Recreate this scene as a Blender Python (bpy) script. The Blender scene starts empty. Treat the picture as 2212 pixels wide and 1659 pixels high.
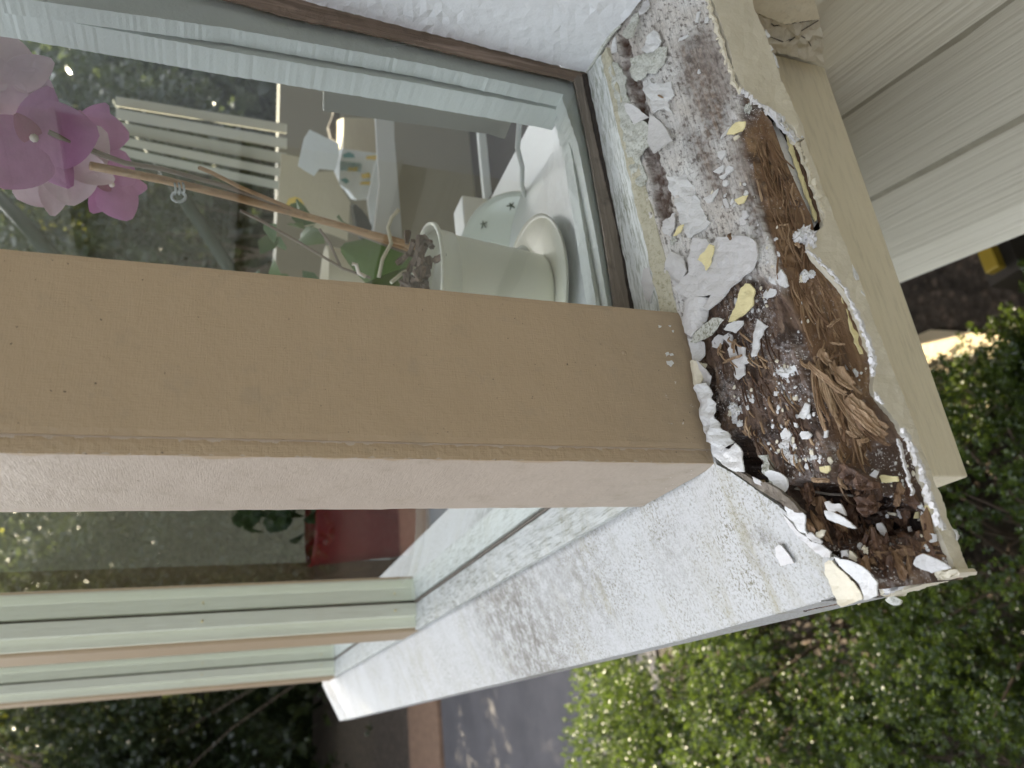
import bpy, bmesh, math, random
import numpy as np
from mathutils import Vector, Matrix, noise
from mathutils.geometry import delaunay_2d_cdt
R_=math.radians
random.seed(7); rng=np.random.default_rng(7)
scene=bpy.context.scene; COL=scene.collection

# ---------------------------------------------------------------- camera
# world frame: origin = outer bottom corner of the tan post, X = into the house,
# Y = along the bay front, Z = up.  metres.
F=1664.0; CX,CY=1106.0,829.5
def nz(v): v=np.array(v,float); return v/np.linalg.norm(v)
_down=nz([4400,230,F]); _b=nz([-673,799,F]); _b=nz(_b-_down*np.dot(_b,_down)); _up=-_down
_a=np.cross(_b,_up)
M3=np.array([_a,_b,_up])
CAM=np.array([-0.11181878,-0.32346178,0.24345233])
cam_d=bpy.data.cameras.new('camera'); cam=bpy.data.objects.new('camera',cam_d); COL.objects.link(cam)
mw=Matrix.Identity(4)
for i in range(3):
    mw[i][0]=M3[i][0]; mw[i][1]=-M3[i][1]; mw[i][2]=-M3[i][2]; mw[i][3]=CAM[i]
cam.matrix_world=mw
cam_d.sensor_width=36; cam_d.lens=36*F/2212; cam_d.clip_start=0.01; cam_d.clip_end=400
cam_d.dof.use_dof=True; cam_d.dof.focus_distance=0.41; cam_d.dof.aperture_fstop=11.0
scene.camera=cam
# ---------------------------------------------------------------- world, sun, exposure
SUN_DIR=Vector((0.25,0.90,0.62)).normalized()
w=bpy.data.worlds.new('World'); scene.world=w; w.use_nodes=True
nt=w.node_tree; nt.nodes.clear()
sky=nt.nodes.new('ShaderNodeTexSky'); sky.sky_type='NISHITA'; sky.sun_disc=False
sky.sun_elevation=math.asin(SUN_DIR.z); sky.sun_rotation=math.atan2(SUN_DIR.x,SUN_DIR.y)
sky.dust_density=2.0
hs=nt.nodes.new('ShaderNodeHueSaturation'); hs.inputs['Saturation'].default_value=0.30
bg=nt.nodes.new('ShaderNodeBackground'); bg.inputs['Strength'].default_value=0.15
wo=nt.nodes.new('ShaderNodeOutputWorld')
nt.links.new(sky.outputs[0],hs.inputs['Color']); nt.links.new(hs.outputs[0],bg.inputs[0]); nt.links.new(bg.outputs[0],wo.inputs[0])
sd=bpy.data.lights.new('sun','SUN'); sd.energy=3.4; sd.angle=R_(0.5); sd.color=(1.0,0.86,0.62)
so=bpy.data.objects.new('sun',sd); COL.objects.link(so); so.rotation_euler=SUN_DIR.to_track_quat('Z','Y').to_euler(); so.location=(4,8,5)
scene.view_settings.view_transform='Standard'; scene.view_settings.look='None'
scene.view_settings.exposure=2.5; scene.view_settings.gamma=1.0
scene.render.engine='CYCLES'
cy=scene.cycles; cy.max_bounces=8; cy.diffuse_bounces=4; cy.glossy_bounces=4; cy.transmission_bounces=4
cy.transparent_max_bounces=16; cy.caustics_reflective=False; cy.caustics_refractive=False
cy.use_denoising=True; cy.sample_clamp_indirect=6.0

# ---------------------------------------------------------------- geometry helpers
def ray(p): return M3@np.array([p[0]-CX,p[1]-CY,F])
def on(p,axis,val):
    r=ray(p); return CAM+r*((val-CAM[axis])/r[axis])
def onpl(p,pt,n):
    r=ray(p); n=np.array(n,float); return CAM+r*(np.dot(np.array(pt)-CAM,n)/np.dot(r,n))
def at(p,d):
    r=ray(p); return CAM+r/np.linalg.norm(r)*d
def proj(P):
    P=np.atleast_2d(P); c=(P-CAM)@M3
    return np.stack([CX+F*c[:,0]/c[:,2], CY+F*c[:,1]/c[:,2]],1)
# side sill top surface
def zA(x,y): return 0.165*y+0.045*(x-0.05)
NA=np.array([-0.045,-0.165,1.0]); PA=np.array([0.05,0,0.0])
def sA(p,h=0.0): return onpl(p,PA+np.array([0,0,h]),NA)
# front sill top surface
NB=np.array([-0.25,0,1.0]); PB=np.array([0,0,0.0])
def sB(p,h=0.0): return onpl(p,PB+np.array([0,0,h]),NB)
def zBf(x,y): return (.25+.26*min(1,max(0,(y+.03)/.16)))*min(x,0.0)+(-.0006)
def sBt(p,h=0.0):
    q=sB(p)
    for _ in range(8): q=on(p,2,zBf(q[0],q[1])+h)
    return q
def nv(p,s,seed=0.0): return noise.noise(Vector((p[0]*s+seed,p[1]*s-seed,p[2]*s+seed*.3)))

def tag(o,label=None,cat=None,group=None,kind=None):
    if label: o['label']=label
    if cat: o['category']=cat
    if group: o['group']=group
    if kind: o['kind']=kind
    return o
def empty(name,loc,label,cat,group=None):
    o=bpy.data.objects.new(name,None); COL.objects.link(o); o.location=loc; o.empty_display_size=.02
    return tag(o,label,cat,group)
def wloc(o):
    l=Vector(o.location)
    while o.parent: o=o.parent; l+=Vector(o.location)
    return l
def mesh(name,verts,faces,mat,parent=None,smooth=False,origin=None,uv=None,attr=None):
    """verts in world space; origin moved to the middle of the piece (or its parent)"""
    v=np.asarray(verts,float)
    if origin is None:
        o0=Vector(((v[:,0].min()+v[:,0].max())/2,(v[:,1].min()+v[:,1].max())/2,v[:,2].min()))
    else: o0=Vector(origin)
    v=v-np.array(o0)
    me=bpy.data.meshes.new(name)
    if isinstance(faces,np.ndarray):
        nf,k=faces.shape
        me.vertices.add(len(v)); me.vertices.foreach_set('co',v.ravel())
        me.loops.add(nf*k); me.loops.foreach_set('vertex_index',faces.ravel().astype(np.int32))
        me.polygons.add(nf); me.polygons.foreach_set('loop_start',np.arange(0,nf*k,k,dtype=np.int32))
        me.polygons.foreach_set('loop_total',np.full(nf,k,dtype=np.int32))
        me.update(calc_edges=True); me.validate()
    else:
        me.from_pydata([tuple(x) for x in v],[],[tuple(f) for f in faces]); me.update()
    if attr:
        for an,vals in attr.items():
            vals=np.asarray(vals,float)
            if vals.ndim==1:
                a=me.attributes.new(an,'FLOAT','POINT'); a.data.foreach_set('value',vals.astype(np.float32))
            else:
                a=me.attributes.new(an,'FLOAT_COLOR','POINT')
                c=np.ones((len(v),4),np.float32); c[:,:vals.shape[1]]=vals; a.data.foreach_set('color',c.ravel())
    if smooth: me.polygons.foreach_set('use_smooth',[True]*len(me.polygons))
    me.materials.append(mat)
    o=bpy.data.objects.new(name,me); COL.objects.link(o)
    if parent is not None:
        o.parent=parent; o.location=o0-wloc(parent)
    else: o.location=o0
    return o
def box_vf(x0,x1,y0,y1,z0,z1,n=0):
    v=[(x0,y0,z0),(x1,y0,z0),(x1,y1,z0),(x0,y1,z0),(x0,y0,z1),(x1,y0,z1),(x1,y1,z1),(x0,y1,z1)]
    f=[(0,3,2,1),(4,5,6,7),(0,1,5,4),(1,2,6,5),(2,3,7,6),(3,0,4,7)]
    return v,f
class MB:
    def __init__(s): s.v=[]; s.f=[]
    def add(s,v,f):
        k=len(s.v); s.v+= [tuple(map(float,q)) for q in v]; s.f+=[tuple(i+k for i in g) for g in f]; return s
    def box(s,*a): return s.add(*box_vf(*a))
    def build(s,name,mat,parent=None,smooth=False,bevel=0):
        o=mesh(name,s.v,s.f,mat,parent,smooth)
        if bevel:
            m=o.modifiers.new('b','BEVEL'); m.width=bevel; m.segments=2; m.limit_method='ANGLE'
        return o
    def tube(s,pts,rad,n=8,cap=True):
        pts=[np.array(p,float) for p in pts]; rings=[]
        k=len(s.v); m=len(pts); ref=np.array([0.31,0.2,0.93])
        for i,p in enumerate(pts):
            t=nz(pts[min(i+1,m-1)]-pts[max(i-1,0)]); u=np.cross(t,ref)
            if np.linalg.norm(u)<1e-3: u=np.cross(t,[1,0,0])
            u=nz(u); w_=np.cross(t,u); r=rad[i] if hasattr(rad,'__len__') else rad
            for j in range(n):
                a=2*math.pi*j/n; s.v.append(tuple(p+r*(math.cos(a)*u+math.sin(a)*w_)))
        for i in range(m-1):
            for j in range(n):
                s.f.append((k+i*n+j,k+i*n+(j+1)%n,k+(i+1)*n+(j+1)%n,k+(i+1)*n+j))
        if cap:
            s.f.append(tuple(k+j for j in range(n))[::-1]); s.f.append(tuple(k+(m-1)*n+j for j in range(n)))
        return s
    def lathe(s,c,prof,n=32,ax=None):
        """prof list of (r,z); axis up at c"""
        k=len(s.v); m=len(prof)
        for r,z in prof:
            for j in range(n):
                a=2*math.pi*j/n; s.v.append((c[0]+r*math.cos(a),c[1]+r*math.sin(a),c[2]+z))
        for i in range(m-1):
            for j in range(n):
                s.f.append((k+i*n+j,k+i*n+(j+1)%n,k+(i+1)*n+(j+1)%n,k+(i+1)*n+j))
        return s
def jag(poly,step=6,amp=1.2,seed=0):
    """ragged outline: densify a polygon (picture units) and shake it"""
    out=[]; n=len(poly)
    for i in range(n):
        a=np.array(poly[i],float); b=np.array(poly[(i+1)%n],float); L=np.linalg.norm(b-a); m=max(1,int(L/step))
        d=(b-a)/max(L,1e-6); nn=np.array([-d[1],d[0]])
        for j in range(m):
            t=j/m; q=a+(b-a)*t
            if amp: q=q+nn*amp*(1.4*noise.noise(Vector((q[0]*.11+seed,q[1]*.11,seed)))+.9*noise.noise(Vector((q[0]*.45,q[1]*.45+seed,2.)))) 
            out.append(q)
    return out
def inpoly(P,poly):
    x=P[:,0];y=P[:,1]; ins=np.zeros(len(P),bool); n=len(poly)
    for i in range(n):
        x0,y0=poly[i];x1,y1=poly[(i+1)%n]
        c=((y0>y)!=(y1>y)); 
        with np.errstate(divide='ignore',invalid='ignore'): xi=(x1-x0)*(y-y0)/(y1-y0+1e-12)+x0
        ins^= c&(x<xi)
    return ins
def sdf(P,poly):
    """signed distance in picture units, positive inside"""
    d=np.full(len(P),1e9); n=len(poly)
    for i in range(n):
        a=np.array(poly[i],float);b=np.array(poly[(i+1)%n],float);ab=b-a
        t=np.clip(((P-a)@ab)/max(ab@ab,1e-9),0,1); q=a+t[:,None]*ab
        d=np.minimum(d,np.linalg.norm(P-q,axis=1))
    return np.where(inpoly(P,poly),d,-d)
def sheet(name,poly,surf,mat,parent=None,thick=.0007,lift=None,amp=1.2,step=6,grid=9,seed=None,rough=.0003,n=None,smooth=True):
    """a sheet with a ragged traced outline laid on a surface: surf(p)->3d, lift(p)->height"""
    seed=random.random()*50 if seed is None else seed
    ol=jag(poly,step,amp,seed)
    a=np.array(ol); lo=a.min(0); hi=a.max(0)
    gx,gy=np.meshgrid(np.arange(lo[0],hi[0],grid),np.arange(lo[1],hi[1],grid)); g=np.stack([gx.ravel(),gy.ravel()],1)
    g=g+rng.uniform(-.2,.2,g.shape)*grid
    if len(g):
        s=sdf(g,[tuple(q) for q in ol]) if len(g)<4000 else np.where(inpoly(g,[tuple(q) for q in ol]),99,-1)
        g=g[s>grid*.35]
    V=[Vector(q) for q in ol]+[Vector(q) for q in g]
    k=len(ol)
    vo,eo,fo,_,_,_=delaunay_2d_cdt(V,[(i,(i+1)%k) for i in range(k)],[list(range(k))],1,1e-4)
    up=np.array([0,0,1.0]) if n is None else nz(n)
    top=[];bot=[]
    for q in vo:
        P=np.array(surf((q.x,q.y)),float); h=lift((q.x,q.y)) if lift else 0.0
        h+=rough*noise.noise(Vector((q.x*.06+seed,q.y*.06,seed)))*2
        top.append(P+up*h); bot.append(P+up*(h-thick))
    m=len(top); F2=[]
    for f in fo:
        A=top[f[0]];B=top[f[1]];C=top[f[2]]
        nn=np.cross(B-A,C-A)
        f=list(f) if nn@up>0 else list(f)[::-1]
        F2.append(tuple(f)); F2.append(tuple(i+m for i in f[::-1]))
    from collections import Counter
    ec={}
    for f in F2[::2]:
        for i in range(len(f)):
            e=(f[i],f[(i+1)%len(f)]); ec[e]=1
    for (i,j) in list(ec):
        if (j,i) not in ec: F2.append((i,i+m,j+m,j))
    return mesh(name,top+bot,F2,mat,parent,smooth=False)

# ---------------------------------------------------------------- materials
def new_mat(name):
    m=bpy.data.materials.new(name); m.use_nodes=True; n=m.node_tree; n.nodes.clear()
    o=n.nodes.new('ShaderNodeOutputMaterial'); p=n.nodes.new('ShaderNodeBsdfPrincipled'); n.links.new(p.outputs[0],o.inputs[0])
    return m,n,p,o
class NT:
    def __init__(s,n):
        s.n=n; s.geo=n.nodes.new('ShaderNodeNewGeometry').outputs['Position']
    def map(s,scale=(1,1,1),rot=(0,0,0)):
        m=s.n.nodes.new('ShaderNodeMapping'); m.inputs['Scale'].default_value=scale; m.inputs['Rotation'].default_value=rot
        s.n.links.new(s.geo,m.inputs[0]); return m.outputs[0]
    def noise(s,scale,detail=4,rough=.55,vec=None,dist=0):
        t=s.n.nodes.new('ShaderNodeTexNoise'); t.inputs['Scale'].default_value=scale; t.inputs['Detail'].default_value=detail
        t.inputs['Roughness'].default_value=rough; t.inputs['Distortion'].default_value=dist
        s.n.links.new(vec or s.geo,t.inputs['Vector']); return t.outputs['Fac']
    def voro(s,scale,vec=None,feat='F1'):
        t=s.n.nodes.new('ShaderNodeTexVoronoi'); t.feature=feat; t.inputs['Scale'].default_value=scale
        s.n.links.new(vec or s.geo,t.inputs['Vector']); return t.outputs['Distance']
    def ramp(s,f,a,b,c0=(0,0,0,1),c1=(1,1,1,1)):
        r=s.n.nodes.new('ShaderNodeValToRGB'); r.color_ramp.elements[0].position=a; r.color_ramp.elements[1].position=b
        r.color_ramp.elements[0].color=c0; r.color_ramp.elements[1].color=c1
        s.n.links.new(f,r.inputs[0]); return r.outputs[0]
    def mix(s,f,a,b):
        m=s.n.nodes.new('ShaderNodeMix'); m.data_type='RGBA'
        if isinstance(f,(int,float)): m.inputs[0].default_value=f
        else: s.n.links.new(f,m.inputs[0])
        for k,c in ((6,a),(7,b)):
            if isinstance(c,tuple): m.inputs[k].default_value=(c+(1,))[:4]
            else: s.n.links.new(c,m.inputs[k])
        return m.outputs[2]
    def math(s,op,a,b=0.0):
        m=s.n.nodes.new('ShaderNodeMath'); m.operation=op
        for i,c in enumerate((a,b)):
            if isinstance(c,(int,float)): m.inputs[i].default_value=c
            else: s.n.links.new(c,m.inputs[i])
        return m.outputs[0]
    def bump(s,h,strength,dist,prev=None):
        b=s.n.nodes.new('ShaderNodeBump'); b.inputs['Strength'].default_value=strength; b.inputs['Distance'].default_value=dist
        s.n.links.new(h,b.inputs['Height'])
        if prev is not None: s.n.links.new(prev,b.inputs['Normal'])
        return b.outputs[0]
    def attr(s,name,out='Fac'):
        a=s.n.nodes.new('ShaderNodeAttribute'); a.attribute_name=name; return a.outputs[out]
def plain(name,c,rough=.6,spec=.4,var=.12,vscale=30,bs=.3,bscale=200,bd=.001,metal=0,alpha=None):
    m,n,p,o=new_mat(name); t=NT(n)
    f=t.noise(vscale,4); c0=tuple(x*(1-var) for x in c); c1=tuple(min(1,x*(1+var)) for x in c)
    n.links.new(t.mix(f,c0,c1),p.inputs['Base Color'])
    p.inputs['Roughness'].default_value=rough; p.inputs['Specular IOR Level'].default_value=spec; p.inputs['Metallic'].default_value=metal
    if bs: n.links.new(t.bump(t.noise(bscale,3),bs,bd),p.inputs['Normal'])
    return m
def tan_mat(name='tan_post_paint',base=(.435,.325,.210)):
    m,n,p,o=new_mat(name); t=NT(n)
    big=t.noise(9,3); c=t.mix(big,tuple(x*.93 for x in base),base)
    dirt=t.noise(55,6,.7); 
    c=t.mix(t.ramp(dirt,.55,.85),c,(.34,.27,.19))
    # darker mottling toward the foot of the post
    sep=n.nodes.new('ShaderNodeSeparateXYZ'); n.links.new(t.geo,sep.inputs[0])
    low=t.ramp(sep.outputs[2],.0,.09,(1,1,1,1),(0,0,0,1))
    c=t.mix(t.math('MULTIPLY',low,t.math('MULTIPLY',t.noise(120,5,.7),.7)),c,(.25,.20,.14))
    sp=t.voro(260); c=t.mix(t.ramp(sp,.02,.06,(.8,.8,.8,1),(0,0,0,1)),c,c)
    spk=t.ramp(t.noise(420,2,.5),.74,.78); c=t.mix(spk,c,(.12,.09,.06))
    # paint loss flecks
    fl=t.ramp(t.noise(260,3,.6,t.map((1,1,1))),.70,.73)
    c=t.mix(t.math('MULTIPLY',fl,t.ramp(sep.outputs[2],.006,.03,(.9,.9,.9,1),(0,0,0,1))),c,(.75,.72,.68))
    n.links.new(c,p.inputs['Base Color'])
    w1=t.noise(1500,2,.5,t.map((1,1,.10))); w2=t.noise(1500,2,.5,t.map((.10,.10,1)))
    h=t.math('ADD',t.math('ADD',w1,w2),t.math('MULTIPLY',t.noise(260,5,.6),2.2))
    n.links.new(t.bump(h,.3,.0006),p.inputs['Normal']); p.inputs['Roughness'].default_value=.5; p.inputs['Specular IOR Level'].default_value=.35
    return m
def white_mat(name,base=(.80,.80,.80),mild=.5,moss=.3,scale=1.0,green=(.20,.19,.13),lo=.56,bump=.5,stretch=(1,1,1),yellow=0,stain=None,rough=.55,drip=0.):
    m,n,p,o=new_mat(name); t=NT(n)
    vec=t.map(stretch)
    c=t.mix(t.noise(14*scale,4),tuple(x*.93 for x in base),base)
    if yellow: c=t.mix(t.ramp(t.noise(20,4),.45,.75),c,(.62,.58,.42)) if yellow>1 else t.mix(t.math('MULTIPLY',t.noise(20,4),yellow),c,(.62,.60,.44))
    reg=t.ramp(t.noise(16*scale,4,.6),.35,.65)
    sp=t.ramp(t.noise(430*scale,5,.72,vec),lo,lo+.13)
    c=t.mix(t.math('MULTIPLY',t.math('MULTIPLY',sp,mild),t.math('ADD',t.math('MULTIPLY',reg,.8),.25)),c,green)
    sp2=t.ramp(t.noise(150*scale,6,.75,vec),.64,.73)
    c=t.mix(t.math('MULTIPLY',sp2,moss),c,(.10,.095,.06))
    spk=t.ramp(t.voro(300*scale),.03,.10,(1,1,1,1),(0,0,0,1))
    c=t.mix(t.math('MULTIPLY',spk,moss*.8),c,(.09,.08,.06))
    if drip:
        dm=t.math('MULTIPLY',t.ramp(t.noise(70,5,.7,t.map((.12,1,1)),.6),.50,.72),t.ramp(t.noise(9,3),.35,.6))
        c=t.mix(t.math('MULTIPLY',dm,drip),c,(.30,.27,.17))
        c=t.mix(t.math('MULTIPLY',t.ramp(t.noise(220,6,.8),.60,.68),drip*.8),c,(.10,.095,.07))
    for (ctr,rad,amt) in (stain or []):
        d=n.nodes.new('ShaderNodeVectorMath'); d.operation='DISTANCE'; n.links.new(t.geo,d.inputs[0]); d.inputs[1].default_value=ctr
        fo=t.ramp(d.outputs['Value'],rad*.15,rad,(1,1,1,1),(0,0,0,1))
        mk=t.ramp(t.noise(90,6,.8,t.map((1,1,1))),.42,.66)
        c=t.mix(t.math('MULTIPLY',t.math('MULTIPLY',fo,mk),amt),c,(.13,.115,.09))
    n.links.new(c,p.inputs['Base Color'])
    h=t.math('ADD',t.noise(260*scale,5,.6,vec),t.math('MULTIPLY',t.noise(60*scale,4),.8))
    n.links.new(t.bump(h,bump,.0011),p.inputs['Normal']); p.inputs['Roughness'].default_value=rough; p.inputs['Specular IOR Level'].default_value=.35
    return m
def wood_mat(name,c0,c1,c2,gscale=1.0,rough=.6,dust=.0,axis='x'):
    m,n,p,o=new_mat(name); t=NT(n)
    st={'x':(.06,1,1),'y':(1,.06,1),'z':(1,1,.06)}[axis]
    g=t.noise(520*gscale,5,.6,t.map(st),.6); g2=t.noise(120*gscale,5,.7,t.map(st),.8); b=t.noise(45,4,.6)
    c=t.mix(t.ramp(g2,.3,.7),c0,c1); c=t.mix(t.ramp(g,.5,.75),c,c2); c=t.mix(t.ramp(b,.6,.8),c,tuple(x*.45 for x in c0))
    if dust: c=t.mix(t.math('MULTIPLY',t.ramp(t.noise(700,3,.6),.66,.70),dust),c,(.7,.68,.65))
    n.links.new(c,p.inputs['Base Color'])
    n.links.new(t.bump(t.math('ADD',g,g2),.9,.0015),p.inputs['Normal']); p.inputs['Roughness'].default_value=rough
    return m
def glass_mat(name,tint=(.90,.96,.92),refl=1.0):
    m,n,p,o=new_mat(name); n.nodes.remove(p)
    tr=n.nodes.new('ShaderNodeBsdfTransparent'); tr.inputs[0].default_value=tint+(1,)
    gl=n.nodes.new('ShaderNodeBsdfGlossy'); gl.inputs['Roughness'].default_value=0.0; gl.inputs[0].default_value=(.95,.97,.95,1)
    fr=n.nodes.new('ShaderNodeFresnel'); fr.inputs[0].default_value=1.62
    mx=n.nodes.new('ShaderNodeMixShader'); mm=n.nodes.new('ShaderNodeMath'); mm.operation='MULTIPLY'; mm.inputs[1].default_value=refl; mm.use_clamp=True
    n.links.new(fr.outputs[0],mm.inputs[0]); n.links.new(mm.outputs[0],mx.inputs[0]); n.links.new(tr.outputs[0],mx.inputs[1]); n.links.new(gl.outputs[0],mx.inputs[2]); n.links.new(mx.outputs[0],o.inputs[0])
    return m
def leaf_mat(name,dark,light,rough=.32,trans=.35,attr='tint'):
    m,n,p,o=new_mat(name); t=NT(n)
    c=t.mix(t.attr(attr),dark,light); n.links.new(c,p.inputs['Base Color']); p.inputs['Roughness'].default_value=rough; p.inputs['Specular IOR Level'].default_value=.5
    tl=n.nodes.new('ShaderNodeBsdfTranslucent'); 
    cc=t.mix(.6,c,tuple(min(1,x*2.2) for x in light)); n.links.new(cc,tl.inputs[0])
    mx=n.nodes.new('ShaderNodeMixShader'); mx.inputs[0].default_value=trans
    n.links.new(p.outputs[0],mx.inputs[1]); n.links.new(tl.outputs[0],mx.inputs[2]); n.links.new(mx.outputs[0],o.inputs[0])
    return m

M={}
M['tan']=tan_mat(); M['tan_skylit']=tan_mat('skylit_tan_post_paint',(.50,.415,.33))  # second tan is a lighter copy: sky light put into the front face colour
stB=[tuple(sBt((1060,1300))),tuple(sBt((1125,1375))),tuple(sBt((1000,1270)))]
M['sill_white']=white_mat('weathered_white_sill_paint',(.50,.50,.49),1.0,1.0,1.3,(.17,.155,.10),.49,.6,drip=.75,stain=[(stB[0],.15,1.0),(stB[1],.11,1.0),(tuple(sBt((1215,1230))),.09,.7),(tuple(sBt((1640,1180))),.02,.8),(tuple(sBt((1430,1210))),.04,.5)])
M['trim_white']=white_mat('mildewed_white_trim_paint',(.76,.78,.75),1.0,.9,1.2,(.20,.21,.13),.46,.6,(.12,1,1))
M['trim_white_b']=white_mat('white_trim_paint',(.52,.53,.50),.9,1.0,1.0,(.16,.16,.11),.50,.6,(1,.12,1),drip=.6,stain=[((.02,.45,0),.12,.5)])
M['caulk']=white_mat('beige_caulk',(.56,.52,.39),.8,.6,1.0,(.25,.22,.12),.5,.6)
M['jamb']=white_mat('lumpy_white_jamb_paint',(.80,.80,.80),.06,.04,.5,(.4,.4,.35),.6,.8)
M['frame_green']=white_mat('pale_window_frame_paint',(.86,.90,.87),.05,.03,1.5,(.4,.42,.3),.6,.35)
M['frame_cream']=white_mat('pale_cream_frame_paint',(.80,.82,.68),.25,.15,.7,(.35,.36,.24),.55,.8,(1,1,.1),yellow=.25)
M['flake']=white_mat('grey_white_paint_flake',(.64,.62,.60),.45,.3,1.2,(.35,.33,.28),.60,.6)
M['flake_bright']=white_mat('white_paint_flake',(.67,.66,.64),.6,.5,1.2,(.3,.29,.22),.60,.6)
M['flake_moss']=white_mat('mossy_paint_flake',(.60,.60,.54),1.0,.6,1.3,(.24,.24,.17),.47,.8)
M['flake_yellow']=white_mat('yellow_primer_flake',(.80,.70,.38),.18,.2,1.0,(.55,.45,.2),.6,.5)
M['flake_cream']=white_mat('cream_paint_flake',(.70,.64,.50),.25,.4,1.0,(.35,.3,.2),.6,.5)
M['fascia']=white_mat('tan_grey_nose_paint',(.64,.585,.46),.18,.12,.9,(.33,.29,.21),.58,.45)
M['apron']=white_mat('cream_tan_board_paint',(.76,.68,.50),.35,.10,.6,(.40,.35,.24),.5,.5,(.10,1,1))
M['apron_end']=white_mat('pale_board_end_paint',(.66,.65,.52),.12,.05,.6,(.45,.42,.3),.6,.5)
M['wood_rot']=wood_mat('dark_rotten_wood',(.045,.022,.013),(.13,.065,.035),(.20,.11,.06),1.0,.55,.25)
M['wood_fresh']=wood_mat('torn_brown_wood',(.12,.062,.03),(.24,.14,.07),(.38,.25,.14),1.0,.55)
M['wood_strip']=wood_mat('splinter_wood',(.25,.15,.08),(.42,.28,.16),(.58,.43,.28),1.3,.7)
M['wood_gray']=wood_mat('bare_grey_wood',(.13,.11,.085),(.22,.18,.14),(.30,.26,.21),.8,.75)
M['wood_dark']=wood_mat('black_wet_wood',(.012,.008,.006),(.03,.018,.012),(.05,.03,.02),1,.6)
M['bead']=wood_mat('bare_brown_glazing_bead',(.11,.075,.05),(.20,.14,.10),(.30,.22,.17),.5,.6,0,'z')
M['bead_low']=wood_mat('bare_grey_glazing_bead',(.12,.10,.08),(.20,.165,.13),(.27,.22,.18),.5,.7,0,'x')
M['glass']=glass_mat('window_glass',(.97,.99,.975),1.7)
M['glass_b']=glass_mat('front_window_glass',(.92,.95,.92),.75)
M['siding']=None
def siding_mat():
    m,n,p,o=new_mat('grained_grey_beige_siding'); t=NT(n)
    rot=n.nodes.new('ShaderNodeVectorRotate'); rot.rotation_type='Z_AXIS'; n.links.new(t.geo,rot.inputs['Vector']); rot.inputs['Angle'].default_value=math.atan2(.213,.977)
    def mp(sc):
        q=n.nodes.new('ShaderNodeMapping'); q.inputs['Scale'].default_value=sc; n.links.new(rot.outputs[0],q.inputs[0]); return q.outputs[0]
    g=t.noise(70,4,.55,mp((1,.035,1)),.7); g2=t.noise(230,3,.5,mp((1,.02,1)),.5)
    c=t.mix(t.noise(8,3),(.70,.66,.53),(.76,.72,.59)); oi=n.nodes.new('ShaderNodeObjectInfo').outputs['Random']; c=t.mix(t.math('MULTIPLY',oi,.35),c,(.60,.56,.44)); c=t.mix(t.ramp(g,.62,.8),c,(.60,.56,.45)); n.links.new(c,p.inputs['Base Color'])
    n.links.new(t.bump(t.math('ADD',g,t.math('MULTIPLY',g2,.5)),.7,.004),p.inputs['Normal']); p.inputs['Roughness'].default_value=.5
    return m
M['siding']=siding_mat()

# ================================================================= SETTING
GZ=-1.9
def ground_mat():
    m,n,p,o=new_mat('leaf_litter_soil'); t=NT(n)
    c=t.mix(t.ramp(t.noise(9,6,.7),.35,.65),(.025,.018,.012),(.075,.055,.04)); c=t.mix(t.ramp(t.voro(26),.1,.4),(.12,.085,.06),c)
    n.links.new(c,p.inputs['Base Color']); n.links.new(t.bump(t.voro(30),.8,.02),p.inputs['Normal']); p.inputs['Roughness'].default_value=.9
    return m
def asphalt_mat():
    m,n,p,o=new_mat('worn_asphalt'); t=NT(n)
    c=t.mix(t.ramp(t.noise(2.2,6,.7),.35,.7),(.060,.056,.060),(.095,.088,.092)); c=t.mix(t.ramp(t.noise(90,3,.6),.6,.75),c,(.15,.14,.14))
    n.links.new(c,p.inputs['Base Color']); n.links.new(t.bump(t.noise(120,3),.6,.006),p.inputs['Normal']); p.inputs['Roughness'].default_value=.8
    return m
M['ground']=ground_mat(); M['asphalt']=asphalt_mat()
g=mesh('ground',[(-60,-60,GZ),(60,-60,GZ),(60,60,GZ),(-60,60,GZ)],[(0,1,2,3)],M['ground']); tag(g,kind='structure')
d=mesh('driveway',[(-9,3.3,GZ+.012),(9,3.3,GZ+.012),(9,7.4,GZ+.012),(-9,7.9,GZ+.012)],[(0,1,2,3)],M['asphalt']); tag(d,kind='structure')
M['mulch']=plain('brown_leafy_verge',(.22,.14,.095),.9,.2,.45,14,.8,40,.03)
vg=MB().box(-9,9,7.45,8.7,GZ,GZ+.05).build('verge',M['mulch']); tag(vg,kind='structure')

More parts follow.
